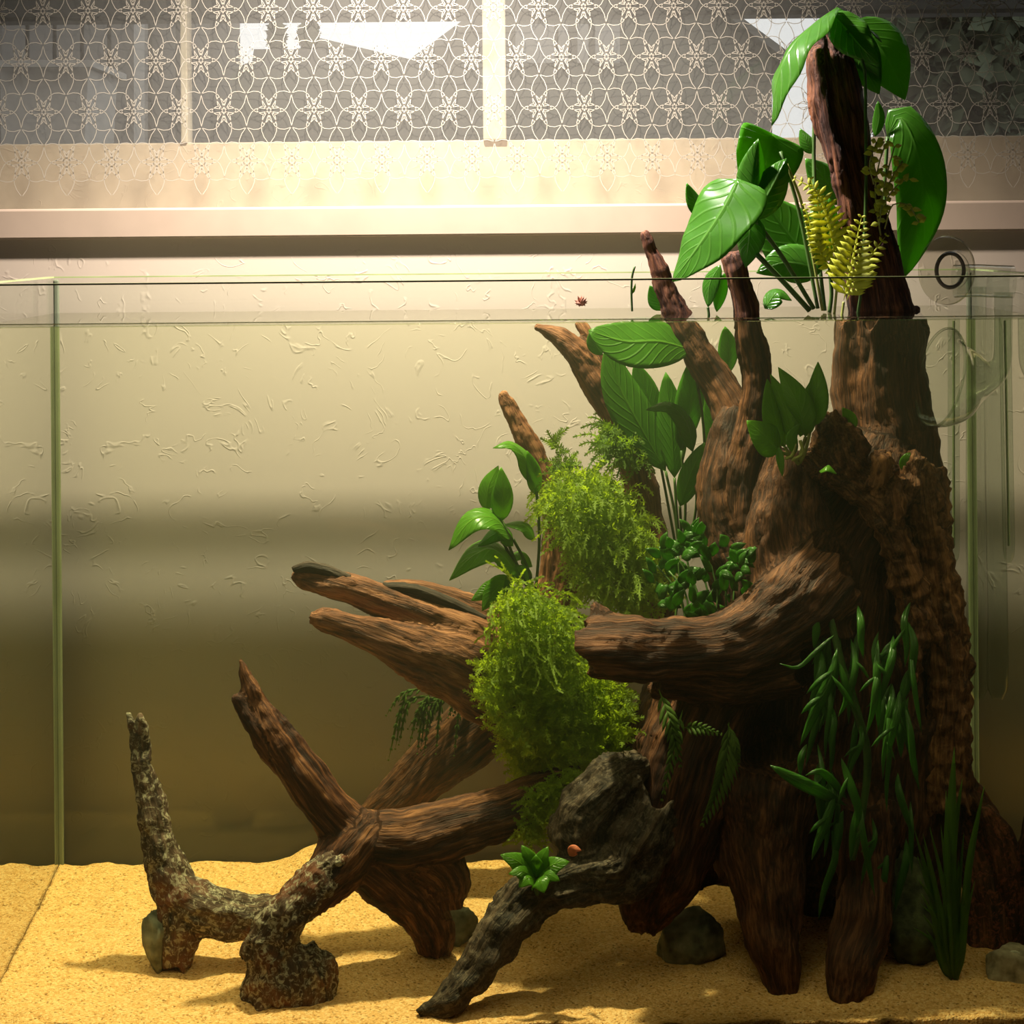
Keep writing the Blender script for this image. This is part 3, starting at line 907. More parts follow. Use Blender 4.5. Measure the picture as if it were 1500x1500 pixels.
# knobbly ridge on the far side of the stump
wood('bark_ridge', [
    [(1214, 604, .085, 14), (1222, 630, .085, 30), (1232, 670, .083, 40), (1262, 705, .085, 26), (1300, 700, .088, 24)],
    [(1185, 660, .08, 22), (1215, 690, .08, 24), (1262, 720, .08, 22), (1300, 770, .08, 26), (1330, 850, .085, 28), (1345, 940, .09, 32)],
    [(1292, 668, .09, 14), (1302, 700, .09, 22), (1310, 745, .09, 24)],
    [(1348, 672, .095, 16), (1352, 700, .095, 30), (1360, 770, .10, 34), (1372, 850, .105, 32), (1385, 940, .105, 34), (1390, 1020, .105, 36), (1385, 1100, .105, 40), (1390, 1180, .105, 44)],
    [(1400, 855, .105, 8), (1402, 880, .105, 12), (1396, 915, .105, 12)],
    [(1412, 938, .10, 10), (1412, 970, .10, 15), (1402, 1010, .10, 16)],
    [(1205, 612, .08, 8), (1212, 640, .08, 18), (1205, 690, .08, 24)],
    [(1285, 662, .075, 8), (1290, 680, .075, 15), (1284, 715, .075, 18)],
    [(1318, 700, .075, 9), (1312, 722, .075, 15), (1318, 760, .075, 17)],
    [(1342, 664, .08, 8), (1338, 690, .08, 16), (1330, 735, .08, 20)],
    [(1378, 688, .095, 8), (1380, 712, .095, 14), (1376, 760, .095, 20)],
    [(1336, 880, .08, 10), (1345, 920, .08, 16), (1340, 975, .08, 14), (1336, 1010, .085, 10)],
], wood_mat('knobbly_ridge', (0.045, 0.014, 0.006), (0.16, 0.055, 0.022), (0.42, 0.18, 0.075), bark=0.3, barkcol=(0.50, 0.24, 0.11), bump=0.9), voxel=0.0015, ridge=0.0025, lump=0.005, parent=st, lumpf=120)

def piece(name, tubes, mat, label, **kw):
    o = wood(name, tubes, mat, **kw)
    return tag(o, label, 'driftwood', 'driftwood in the aquarium')

piece('driftwood_branch', [
    [(187, 1042, .088, 5), (193, 1065, .088, 9), (203, 1105, .088, 13), (216, 1160, .088, 20), (228, 1210, .087, 24), (240, 1260, .086, 30), (265, 1310, .084, 38), (320, 1335, .082, 38), (375, 1342, .084, 34), (440, 1325, .088, 28), (500, 1290, .095, 22)],
    [(205, 1042, .088, 4), (208, 1060, .088, 8), (212, 1110, .088, 12)],
    [(262, 1320, .084, 34), (262, 1370, .082, 30), (258, 1418, .08, 22)],
    [(390, 1350, .085, 34), (400, 1390, .085, 26), (400, 1412, .085, 16)],
], M['wood_bark'], 'small upturned driftwood branch with grey mottled bark beside the left glass', voxel=0.0013, ridge=0.0018, lump=0.0022, lumpf=110)
fk = piece('driftwood_branch', [
    [(351, 964, .055, 5), (358, 985, .055, 9), (370, 1015, .055, 15), (386, 1050, .055, 24), (415, 1095, .055, 32), (450, 1145, .055, 36), (485, 1190, .056, 36), (530, 1225, .058, 44), (590, 1232, .062, 48), (660, 1215, .07, 46), (740, 1190, .085, 40), (800, 1166, .10, 36), (845, 1150, .115, 30)],
    [(346, 1018, .052, 8), (358, 1040, .052, 14), (380, 1068, .053, 20), (410, 1105, .054, 24)],
    [(530, 1225, .056, 44), (500, 1262, .05, 44), (472, 1292, .042, 34), (440, 1328, .036, 24), (425, 1348, .035, 12)],
    [(520, 1240, .06, 52), (570, 1280, .07, 52), (610, 1320, .08, 42), (632, 1360, .088, 34), (640, 1396, .092, 24)],
    [(600, 1240, .065, 44), (650, 1280, .075, 38), (660, 1320, .082, 28)],
], M['wood_red'], 'long forked reddish driftwood branch rearing up from a mottled foot on the sand', voxel=0.0016, ridge=0.0018, lump=0.0018, lumpf=80)
wood('foot', [
    [(505, 1250, .044, 18), (470, 1285, .039, 32), (430, 1328, .035, 33, .8), (400, 1370, .034, 38, .65), (390, 1410, .034, 42, .55)],
    [(402, 1395, .036, 40, .6), (412, 1425, .035, 60, .5), (418, 1455, .034, 66, .45), (418, 1482, .032, 56, .45)],
    [(446, 1384, .04, 12, .7), (452, 1404, .04, 30, .7), (462, 1435, .04, 34, .7), (455, 1465, .04, 34, .7)],
], M['wood_bark'], voxel=0.0013, ridge=0.002, lump=0.0032, parent=fk, lumpf=110)
c0 = piece('split_log', [
    [(452, 905, .10, 10, .7), (470, 908, .10, 18, .7), (530, 925, .102, 26, .7), (600, 950, .106, 38, .6), (660, 970, .112, 54, .6), (730, 1005, .12, 64, .6), (830, 1060, .135, 50)],
    [(426, 842, .115, 8, .8), (445, 846, .115, 18, .8), (520, 866, .115, 22, .8), (600, 895, .117, 26, .8), (680, 925, .12, 32), (760, 955, .13, 40), (850, 1000, .14, 45)],
    [(560, 858, .125, 10), (620, 866, .125, 18), (700, 896, .128, 22), (780, 930, .135, 25)],
], M['wood_log'], 'broad split driftwood log with lit reddish grain and a dark cleft', voxel=0.0015, ridge=0.0022, lump=0.0012)
wood('bark_strip', [
    [(428, 836, .112, 6), (450, 831, .112, 10), (480, 837, .112, 10), (512, 850, .112, 6)],
    [(560, 858, .116, 5), (610, 864, .116, 9), (660, 884, .118, 10), (712, 908, .12, 8)],
], M['wood_dark'], voxel=0.0011, ridge=0.0012, lump=0.001, parent=c0)
piece('driftwood_branch', [
    [(535, 1210, .19, 26), (590, 1165, .19, 36), (650, 1105, .188, 46), (720, 1050, .185, 52), (800, 1000, .17, 50)],
], M['wood'], 'thick dark driftwood prop leaning behind the moss in the shade of the split log')
piece('driftwood_branch', [
    [(736, 576, .15, 5), (744, 592, .15, 10), (762, 628, .15, 15), (785, 672, .15, 17), (806, 715, .15, 20), (822, 770, .15, 30), (822, 830, .148, 34), (808, 890, .145, 34), (790, 960, .14, 32)],
], M['wood_log'], 'slender driftwood branch with pale pointed tip standing beside the yellow-green leaves', voxel=0.0013)
piece('driftwood_branch', [
    [(782, 478, .155, 7), (806, 488, .155, 13), (840, 512, .155, 20), (868, 552, .155, 25), (896, 596, .155, 26), (922, 650, .155, 24), (938, 710, .155, 24), (950, 770, .15, 26), (960, 850, .145, 30), (965, 930, .14, 30)],
    [(848, 470, .16, 8), (862, 492, .158, 10), (880, 545, .156, 14)],
], M['wood_log'], 'curved driftwood branch reaching to the water surface above the drooping moss', voxel=0.0013)
piece('driftwood_branch', [
    [(943, 340, .135, 6), (950, 358, .135, 9), (963, 392, .135, 13), (978, 432, .135, 17), (1000, 480, .135, 22), (1030, 530, .134, 27), (1062, 582, .13, 30), (1085, 640, .125, 32), (1100, 720, .12, 34)],
], M['wood'], 'thin dark driftwood stick poking out of the water beside the glossy grey leaf', voxel=0.0013)
piece('driftwood_branch', [
    [(1072, 372, .10, 14), (1080, 400, .10, 18), (1090, 445, .10, 19), (1100, 500, .10, 21), (1108, 560, .10, 22), (1102, 620, .10, 26), (1090, 700, .10, 34), (1090, 770, .10, 40)],
], M['wood'], 'upright reddish-dark driftwood post rising under the glossy grey leaf', voxel=0.0013)
piece('driftwood_slab', [
    [(1398, 1130, .12, 14), (1415, 1170, .12, 30), (1440, 1240, .115, 42), (1455, 1310, .11, 46), (1458, 1380, .10, 46), (1455, 1424, .095, 40)],
    [(1440, 1180, .10, 12), (1470, 1240, .10, 24), (1480, 1310, .10, 26), (1485, 1380, .095, 24)],
], wood_mat('slab_wood', (0.024, 0.008, 0.005), (0.085, 0.029, 0.014), (0.26, 0.10, 0.045), bark=0.6, barkcol=(0.42, 0.12, 0.065), bump=0.9), 'black driftwood slab with reddish top leaning behind the grassy plant')

# ================================================================== STONES
def stone(name, px, py, w, h, Y, mat, label, seed, flat=0.8):
    c = P(px, py, Y)
    bm = bmesh.new()
    bmesh.ops.create_icosphere(bm, subdivisions=4, radius=1.0)
    V = np.array([v.co for v in bm.verts])
    k = 1 + 0.32 * fbm(V * 1.4 + seed * 9.1, 4)
    # facet
    rs = np.random.RandomState(seed)
    for _ in range(9):
        d = rs.normal(size=3); d /= np.linalg.norm(d)
        lim = rs.uniform(0.62, 0.85)
        s = V @ d * k
        k = np.where(s > lim, k * lim / np.maximum(s, 1e-6), k)
    k = k * (1 + 0.03 * fbm(V * 7 + seed, 3))
    V = V * k[:, None] * np.array([S(w, Y) / 2, S((w + h) / 2, Y) / 2 * flat, S(h, Y) / 2])
    for v, q in zip(bm.verts, V): v.co = Vector(q) + c
    me = bpy.data.meshes.new(name); bm.to_mesh(me); bm.free()
    me.polygons.foreach_set('use_smooth', [True] * len(me.polygons))
    return tag(obj(name, me, mat), label, 'stone', 'stones on the sand')
stone('stone', 230, 1376, 46, 104, .082, M['stone'], 'small upright speckled stone wedged against the mottled upturned branch', 1)
stone('stone', 656, 1366, 86, 88, .115, M['stone'], 'grey stone behind the middle foot of the forked branch', 2)
stone('stone', 1010, 1382, 118, 104, .085, M['stone'], 'round dark stone in the shade between the stump roots', 3)
stone('stone', 1338, 1340, 92, 190, .075, M['stone_moss'], 'tall mossy green stone beside the grassy plant', 4)
stone('stone', 1490, 1432, 92, 104, .05, M['stone_pale'], 'pale rough stone with a white root thread at the right glass', 5)

# ================================================================== LEAVES
def wprof(shape, t):
    if shape == 'ovate':  return np.sin(math.pi * np.clip(t, 0, 1) ** 0.72) ** 0.85
    if shape == 'heart':  return np.sin(math.pi * np.clip(t, 0, 1) ** 0.58) ** 0.72
    if shape == 'lance':  return np.sin(math.pi * np.clip(t, 0, 1) ** 0.9) ** 0.75
    if shape == 'strap':  return np.minimum(1, np.minimum(t / 0.18 + 0.15, (1 - t) / 0.35)) ** 0.8
    return np.sin(math.pi * t)

def leaf_geo(ctr, width, shape='ovate', roll=0.0, fold=0.25, wave=0.0, lobes=0.0, nl=12, nw=4, thick=0.00035, rnd_=None, ref=(0, -1, 0)):
    """ctr: 3D centre line from stalk to tip. returns verts, faces, uvs (closed thin shell)"""
    c = catmull(ctr, nl + 1)
    L = np.linalg.norm(np.diff(c, axis=0), axis=1).sum()
    T = np.gradient(c, axis=0); T /= np.linalg.norm(T, axis=1)[:, None] + 1e-12
    t = np.linspace(0, 1, nl + 1)
    W = np.maximum(wprof(shape, t), 0.02) * width / 2
    rf = np.array(ref, dtype=float)
    Ns = []
    prev = None
    for i in range(nl + 1):
        n = rf - np.dot(rf, T[i]) * T[i]
        if np.linalg.norm(n) < 0.15 and prev is not None: n = prev - np.dot(prev, T[i]) * T[i]
        elif np.linalg.norm(n) < 1e-4: n = np.cross(T[i], (1, 0, 0.3))
        n /= np.linalg.norm(n) + 1e-12
        ax = T[i]
        n = n * math.cos(roll) + np.cross(ax, n) * math.sin(roll)
        Ns.append(n); prev = n
    Ns = np.array(Ns); Lt = np.cross(T, Ns)
    u = np.linspace(-1, 1, 2 * nw + 1)
    V = []; UV = []
    for i in range(nl + 1):
        for uu in u:
            p = c[i] + Lt[i] * uu * W[i] + Ns[i] * (fold * abs(uu) ** 1.3 * W[i] * -1.0)
            if wave: p = p + Ns[i] * wave * W[i] * abs(uu) * math.sin(t[i] * 17 + (2 if uu > 0 else 0))
            if lobes: p = p - T[i] * lobes * L * abs(uu) ** 1.2 * (math.sin(2 * math.pi * t[i]) if t[i] < 0.5 else 0.0)
            V.append(p); UV.append((uu, t[i]))
    V = np.array(V); m = 2 * nw + 1
    n1 = len(V)
    Nrep = np.repeat(Ns, m, axis=0)
    V2 = np.concatenate([V, V - Nrep * thick])
    F = []
    for i in range(nl):
        for j in range(m - 1):
            a = i * m + j
            F.append((a, a + m, a + m + 1, a + 1))
            F.append((n1 + a, n1 + a + 1, n1 + a + m + 1, n1 + a + m))
    rim = [j for j in range(m)] + [i * m + m - 1 for i in range(1, nl + 1)] + [nl * m + j for j in range(m - 2, -1, -1)] + [i * m for i in range(nl - 1, 0, -1)]
    for k in range(len(rim)):
        a, b = rim[k], rim[(k + 1) % len(rim)]
        F.append((a, b, b + n1, a + n1))
    return V2, F, UV + UV

def leaf_mesh(name, parts):
    Vs, Fs, Us, n = [], [], [], 0
    for V, F, U in parts:
        Vs.append(V); Fs += [tuple(i + n for i in f) for f in F]; Us += U; n += len(V)
    me = mesh(name, np.concatenate(Vs), Fs)
    ul = me.uv_layers.new(name='uv')
    li = np.empty(len(me.loops), dtype=np.int32); me.loops.foreach_get('vertex_index', li)
    ul.data.foreach_set('uv', np.array(Us)[li].ravel())
    return me

# one leaf colour for each kind of plant
SPECIES = {'arrowhead_plant': 'leaf_arum', 'draped_leaf_plant': 'leaf_arum', 'broad_leaf_plant': 'leaf_arum', 'anubias_plant': 'leaf_anubias', 'rosette_plant': 'leaf_anubias',
           'sword_leaf_plant': 'leaf_sword', 'small_leaf_bush': 'leaf_small', 'strap_fern': 'leaf_small', 'grassy_plant': 'leaf_grass', 'floating_stem': 'leaf_grass', 'creeping_plant': 'fern'}
def species(parent, mat):
    return M[SPECIES.get(parent.name.split('.')[0], mat)] if parent is not None else M[mat]

def leaf(parent, pts, width, mat, shape='ovate', name='leaf', dy=None, **kw):
    """pts: (px, py, Y) stalk to tip, width in px"""
    ctr = [tuple(P(x, y, Y)) for x, y, Y in pts]
    w = S(width, pts[0][2])
    return obj(name, leaf_mesh(name, [leaf_geo(ctr, w, shape, **kw)]), species(parent, mat), parent)

def stem(parent, pts, r=2.2, mat='stem', n=14):
    return tube_obj('stem', [(x, y, Y, r) for x, y, Y in pts], M[mat], parent, n=n, seg=6)

# ================================================================== PLANTS ABOVE THE WATER
UP = (0, -0.55, 0.85)
FR = (0, -1, 0.25)
p1 = empty('arrowhead_plant', P(1195, 455, .11), 'leafy arrowhead plant with heart-shaped leaves growing out of the water before the wooden column', 'plant')
leaf(p1, [(1082, 262, .085), (1060, 305, .078), (1022, 362, .075), (985, 412, .078)], 112, 'leaf_gloss', 'heart', lobes=0.10, fold=0.16, wave=0.05, ref=(-0.25, -0.62, 0.72), nl=20, nw=7)['label'] = 'glossy grey-green veined leaf'
leaf(p1, [(1133, 196, .11), (1120, 235, .105), (1092, 290, .10)], 106, 'leaf_bright', 'heart', lobes=0.15, fold=-0.08, ref=(0.1, -1, -0.35), nl=16, nw=6)
leaf(p1, [(1104, 298, .09), (1106, 260, .092), (1111, 203, .096)], 48, 'leaf_bright', 'ovate', fold=0.5, ref=(0.35, -1, 0.1))
leaf(p1, [(1100, 322, .088), (1122, 290, .09), (1152, 232, .098)], 52, 'leaf_dark', 'lance', fold=0.4)
leaf(p1, [(1100, 315, .09), (1098, 345, .09), (1092, 392, .092)], 46, 'leaf_mid', 'ovate', roll=0.5)
leaf(p1, [(1200, 400, .135), (1160, 350, .135), (1112, 285, .135)], 96, 'leaf_dark', 'ovate', fold=0.1, nl=14, nw=5)
leaf(p1, [(1205, 395, .12), (1150, 385, .12), (1108, 400, .122)], 58, 'leaf_dark', 'ovate')
leaf(p1, [(1215, 290, .115), (1208, 345, .11), (1203, 396, .11)], 54, 'leaf_gloss', 'ovate', roll=-0.4, fold=0.3)
leaf(p1, [(1228, 300, .14), (1208, 262, .14), (1180, 232, .14)], 56, 'leaf_dark', 'ovate', roll=0.3)
leaf(p1, [(1192, 225, .14), (1180, 205, .14), (1172, 188, .142)], 22, 'leaf_mid', 'ovate')
leaf(p1, [(1032, 318, .10), (1018, 292, .10), (1006, 268, .10)], 32, 'leaf_mid', 'ovate', roll=0.7)
leaf(p1, [(1055, 388, .10), (1040, 415, .10), (1037, 450, .10)], 28, 'leaf_mid', 'lance', roll=0.6)
leaf(p1, [(1062, 400, .115), (1056, 430, .115), (1050, 457, .115)], 24, 'leaf_dark', 'lance', roll=-0.4)
leaf(p1, [(1120, 452, .10), (1140, 428, .10), (1160, 440, .10)], 34, 'leaf_gloss', 'ovate', ref=UP)
leaf(p1, [(1248, 400, .12), (1232, 345, .12), (1222, 318, .12)], 34, 'leaf_mid', 'lance', roll=0.5)
leaf(p1, [(970, 455, .14), (960, 435, .14), (952, 418, .14)], 26, 'leaf_mid', 'ovate', roll=0.3)
stem(p1, [(1143, 222, .108), (1168, 300, .11), (1198, 452, .11)], 2.8)
stem(p1, [(1098, 312, .088), (1145, 375, .095), (1192, 452, .105)], 3.4)
stem(p1, [(1108, 372, .09), (1145, 410, .095), (1186, 455, .10)], 4.0)
stem(p1, [(1152, 240, .10), (1175, 300, .105), (1205, 455, .11)], 2.2, 'stem_pale')
stem(p1, [(1194, 150, .14), (1192, 230, .14), (1196, 340, .13), (1208, 455, .12)], 3.0)
stem(p1, [(1215, 390, .112), (1218, 430, .112), (1215, 458, .112)], 3.0)
stem(p1, [(1037, 450, .10), (1039, 465, .10)], 2.0)

p2 = empty('draped_leaf_plant', P(1268, 420, .115), 'tall plant whose large leaves drape over the tip of the wooden column', 'plant')
leaf(p2, [(1226, 10, .118), (1192, 34, .108), (1156, 72, .10), (1138, 118, .098), (1130, 184, .10)], 88, 'leaf_bright', 'lance', ref=(-0.75, -0.28, 0.6), fold=0.3, wave=0.08, nl=20, nw=5)
leaf(p2, [(1218, 18, .12), (1240, 42, .112), (1262, 68, .108), (1288, 94, .108)], 58, 'leaf_bright', 'ovate', ref=(0.35, -0.9, -0.5), fold=0.3, wave=0.12, nl=16)
leaf(p2, [(1226, 10, .125), (1258, 32, .122), (1284, 50, .122), (1292, 62, .122)], 26, 'leaf_gloss', 'lance', ref=(0.2, -0.3, 0.9), wave=0.2)
leaf(p2, [(1250, 30, .145), (1290, 70, .142), (1312, 110, .142), (1326, 146, .144)], 92, 'leaf_mid', 'ovate', ref=(0.25, -1, 0.2), fold=0.15, nl=16, nw=5)
leaf(p2, [(1228, 40, .14), (1255, 80, .138), (1288, 138, .138)], 66, 'leaf_mid', 'ovate', fold=0.2, ref=(-0.3, -1, 0))
stem(p2, [(1240, 45, .112), (1264, 85, .11), (1268, 180, .112), (1268, 300, .112), (1262, 420, .114), (1255, 470, .115)], 2.4)
stem(p2, [(1224, 14, .118), (1212, 30, .12), (1205, 50, .122)], 2.0)

p3 = empty('broad_leaf_plant', P(1320, 455, .145), 'single broad dark leaf arching down behind the wooden column near the suction cup', 'plant')
leaf(p3, [(1300, 200, .16), (1318, 172, .155), (1342, 215, .15), (1352, 290, .15), (1338, 360, .15), (1326, 405, .152)], 84, 'leaf_dark', 'lance', fold=0.15, roll=-0.25, nl=22, nw=5)
leaf(p3, [(1282, 200, .15), (1288, 172, .15), (1286, 148, .15)], 18, 'leaf_mid', 'lance')
stem(p3, [(1300, 200, .16), (1296, 300, .162), (1310, 420, .16), (1312, 470, .16)], 2.8)

# ---- ferns
def frond(parent, spine, plen, mat, n=11, wid=0.30, droop=0.15, name='frond', ref=(0, -1, 0.3), ang=60):
    """feather frond: a rib and pairs of small toothed leaflets; spine (px,py,Y) from base to tip"""
    c = catmull([tuple(P(*q)) for q in spine], n + 2)
    T = np.gradient(c, axis=0); T /= np.linalg.norm(T, axis=1)[:, None]
    rf = np.array(ref, float)
    parts = []
    Lm = S(plen, spine[0][2])
    a = math.radians(ang)
    for i in range(1, n + 2):
        t = i / (n + 1)
        L = Lm * max(0.12, min(1, t / 0.22) ** 0.5 * (1.08 - t) ** 0.75)
        nn = rf - np.dot(rf, T[i]) * T[i]; nn /= np.linalg.norm(nn)
        lt = np.cross(T[i], nn)
        for s in (-1, 1):
            d = T[i] * math.cos(a) + s * lt * math.sin(a)
            tip = c[i] + d * L - np.array((0, 0, 1)) * droop * L + nn * 0.12 * L
            mid = (c[i] + tip) / 2 + nn * 0.08 * L
            parts.append(leaf_geo([tuple(c[i]), tuple(mid), tuple(tip)], L * wid + S(2, .1), 'strap', ref=tuple(nn), nl=3, nw=1, thick=0.0002, fold=0.1))
    # rib
    rib = leaf_geo([tuple(q) for q in c], S(3.2, spine[0][2]), 'strap', ref=tuple(rf), nl=10, nw=1, thick=0.0006)
    parts.append(rib)
    return obj(name, leaf_mesh(name, parts), M[mat], parent)

f1 = empty('yellow_fern', P(1238, 455, .08), 'bright yellow-green fern frond standing at the waterline before the column', 'fern')
frond(f1, [(1236, 440, .08), (1246, 395, .078), (1262, 318, .078)], 50, 'fern', n=11, wid=0.22, ang=58)
frond(f1, [(1240, 440, .085), (1262, 395, .085), (1298, 345, .09)], 34, 'fern', n=9, wid=0.22, ang=55)
stem(f1, [(1236, 442, .08), (1232, 470, .08)], 2.0, 'stem_pale')
f2 = empty('pale_fern', P(1215, 455, .10), 'pale cream fern with bent fronds beside the column under the dark leaf', 'fern')
frond(f2, [(1228, 400, .095), (1215, 330, .092), (1196, 280, .09), (1165, 262, .09)], 46, 'fern', n=14, wid=0.20, ang=65, ref=(0, -0.8, 0.6))
frond(f2, [(1228, 400, .10), (1206, 330, .10), (1188, 262, .10)], 38, 'fern', n=12, wid=0.20)
frond(f2, [(1225, 405, .09), (1200, 365, .09), (1178, 300, .09)], 22, 'fern', n=12, wid=0.28)
stem(f2, [(1228, 400, .095), (1222, 460, .10)], 2.0, 'stem_pale')

cp = empty('creeping_plant', P(1288, 330, .11), 'tiny-leaved yellow creeper clinging to the side of the wooden column', 'plant')
rnd = random.Random(11)
for path in ([(1290, 345, .112), (1282, 280, .105), (1290, 230, .102), (1302, 203, .102)],
             [(1286, 300, .105), (1306, 262, .10), (1322, 236, .10)],
             [(1296, 335, .11), (1308, 300, .102), (1330, 300, .10), (1346, 326, .10)],
             [(1285, 320, .108), (1300, 290, .10), (1318, 268, .10), (1332, 262, .10)],
             [(1280, 270, .105), (1274, 240, .102), (1284, 208, .102)],
             [(1288, 330, .105), (1296, 270, .10), (1310, 215, .10)]):
    stem(cp, path, 1.1, 'stem_pale', 10)
    cc = catmull(path, 9)
    for q in cc[1:]:
        for s in (-1, 1):
            if rnd.random() < 0.25: continue
            dx, dyy = rnd.uniform(7, 16) * s, rnd.uniform(-12, 5)
            leaf(cp, [(q[0], q[1], q[2]), (q[0] + dx * .6, q[1] + dyy * .6 - 1, q[2] - .001), (q[0] + dx, q[1] + dyy, q[2])], rnd.uniform(7, 11), 'fern' if rnd.random() < 0.75 else 'leaf_yellow', 'ovate', nl=3, nw=1, ref=(rnd.uniform(-.5, .5), -1, .5))

# ================================================================== PLANTS UNDER THE WATER
p4 = empty('anubias_plant', P(785, 880, .12), 'small plant with sunlit yellow-green oval leaves on the left of the dark branch', 'plant')
for pts, w, mt, kw in (
    ([(786, 710, .125), (768, 668, .12), (748, 650, .115), (722, 656, .112)], 34, 'leaf_yellow', dict(ref=UP)),
    ([(786, 725, .125), (783, 690, .122), (772, 660, .12)], 26, 'leaf_mid', dict(roll=0.5)),
    ([(712, 748, .11), (716, 712, .11), (730, 682, .112)], 32, 'leaf_bright', dict(roll=-0.3)),
    ([(734, 764, .108), (737, 722, .106), (734, 684, .108)], 34, 'leaf_mid', dict(roll=0.25)),
    ([(752, 790, .11), (722, 758, .10), (690, 762, .095), (657, 806, .095)], 52, 'leaf_yellow', dict(ref=UP, fold=0.15)),
    ([(762, 842, .11), (722, 804, .10), (692, 815, .095), (658, 850, .095)], 54, 'leaf_bright', dict(ref=UP, fold=0.15)),
    ([(752, 800, .108), (735, 778, .105), (700, 800, .10)], 34, 'leaf_yellow', dict(ref=UP)),
    ([(784, 790, .118), (768, 770, .115), (738, 768, .112)], 26, 'leaf_mid', dict(ref=UP)),
    ([(780, 830, .118), (762, 812, .115), (745, 825, .112)], 24, 'leaf_mid', dict(ref=UP)),
    ([(780, 850, .118), (756, 842, .11), (738, 862, .108)], 28, 'leaf_mid', dict()),
    ([(748, 845, .11), (728, 862, .108), (706, 895, .108)], 32, 'leaf_dark', dict()),
    ([(730, 850, .112), (715, 865, .112), (690, 880, .112)], 24, 'leaf_mid', dict()),
):
    leaf(p4, pts, w, mt, 'ovate', **kw)
for a in ([(786, 720, .125), (790, 790, .125), (784, 875, .12)], [(712, 748, .11), (740, 800, .112), (780, 875, .12)], [(734, 764, .108), (752, 815, .112), (782, 875, .12)],
          [(752, 790, .11), (772, 830, .115), (784, 878, .12)], [(762, 842, .11), (775, 860, .115), (784, 880, .12)], [(730, 852, .112), (760, 868, .115), (784, 882, .12)]):
    stem(p4, a, 2.2)

p5 = empty('sword_leaf_plant', P(995, 800, .14), 'tall plant of long stalked dark leaves under one broad bright leaf at the surface', 'plant')
for pts, w, mt, kw in (
    ([(1012, 512, .13), (965, 500, .12), (915, 500, .115), (862, 484, .115)], 84, 'leaf_bright', dict(ref=(0, -0.9, 0.5), fold=0.1, nl=16, nw=5)),
    ([(975, 690, .14), (935, 620, .14), (905, 560, .142), (890, 500, .145)], 62, 'leaf_mid', dict(roll=0.2, fold=0.2, nl=14)),
    ([(988, 700, .138), (984, 630, .138), (975, 545, .14)], 44, 'leaf_dark', dict(roll=-0.2)),
    ([(998, 660, .135), (1012, 590, .135), (1022, 512, .136)], 46, 'leaf_dark', dict(roll=0.3)),
    ([(1015, 662, .125), (1006, 620, .12), (980, 594, .118), (946, 600, .118)], 36, 'leaf_mid', dict(ref=UP)),
    ([(996, 742, .125), (1012, 695, .122), (1032, 648, .122)], 36, 'leaf_mid', dict(roll=-0.3)),
    ([(1066, 548, .145), (1068, 512, .145), (1062, 478, .145)], 32, 'leaf_mid', dict(roll=0.3)),
    ([(960, 640, .15), (948, 580, .15), (930, 530, .15)], 42, 'leaf_dark', dict(roll=0.2)),
    ([(1040, 660, .15), (1046, 610, .15), (1040, 560, .15)], 34, 'leaf_mid', dict(roll=0.2)),
    ([(882, 520, .13), (872, 505, .13), (866, 484, .13)], 24, 'leaf_yellow', dict()),
):
    leaf(p5, pts, w, mt, 'lance', **kw)
for a in ([(975, 690, .14), (988, 750, .14), (995, 810, .14)], [(988, 700, .138), (992, 760, .138), (998, 810, .14)], [(998, 660, .135), (1004, 740, .136), (1000, 810, .14)],
          [(1015, 662, .125), (1020, 740, .13), (1005, 810, .138)], [(996, 742, .125), (998, 780, .13), (998, 812, .138)], [(1012, 512, .13), (1030, 620, .135), (1030, 720, .14), (1010, 812, .14)],
          [(1066, 548, .145), (1050, 660, .145), (1015, 812, .142)], [(960, 640, .15), (975, 720, .148), (992, 812, .142)]):
    stem(p5, a, 2.0)

p6 = empty('anubias_plant', P(1165, 670, .07), 'bright oval-leaved plant rooted in the hollow top of the stump', 'plant')
for pts, w, mt, kw in (
    ([(1150, 655, .075), (1136, 610, .07), (1124, 555, .072)], 40, 'leaf_mid', dict(roll=0.4)),
    ([(1160, 650, .07), (1150, 600, .068), (1128, 548, .07)], 34, 'leaf_bright', dict(ref=(-.8, -.8, .3))),
    ([(1180, 640, .066), (1168, 590, .058), (1140, 538, .064)], 44, 'leaf_bright', dict(ref=(-0.7, -0.9, .4))),
    ([(1188, 625, .064), (1194, 580, .06), (1198, 530, .062)], 42, 'leaf_yellow', dict(ref=(-0.8, -0.9, .2))),
    ([(1172, 640, .068), (1180, 600, .066), (1186, 560, .068)], 28, 'leaf_mid', dict()),
    ([(1142, 662, .066), (1122, 640, .06), (1094, 616, .06)], 50, 'leaf_yellow', dict(ref=(0, -0.9, 0.5), fold=0.1)),
    ([(1140, 655, .062), (1142, 675, .06), (1146, 698, .06)], 14, 'leaf_yellow', dict(roll=0.7)),
    ([(1165, 665, .06), (1160, 640, .058), (1172, 620, .058)], 18, 'leaf_bright', dict()),
    ([(1250, 630, .08), (1244, 612, .08), (1234, 597, .08)], 22, 'leaf_bright', dict()),
    ([(1200, 690, .05), (1212, 684, .046), (1226, 694, .046)], 16, 'leaf_yellow', dict(ref=UP)),
    ([(1322, 690, .08), (1330, 672, .078), (1344, 664, .08)], 18, 'leaf_mid', dict()),
):
    leaf(p6, pts, w, mt, 'ovate', **kw)
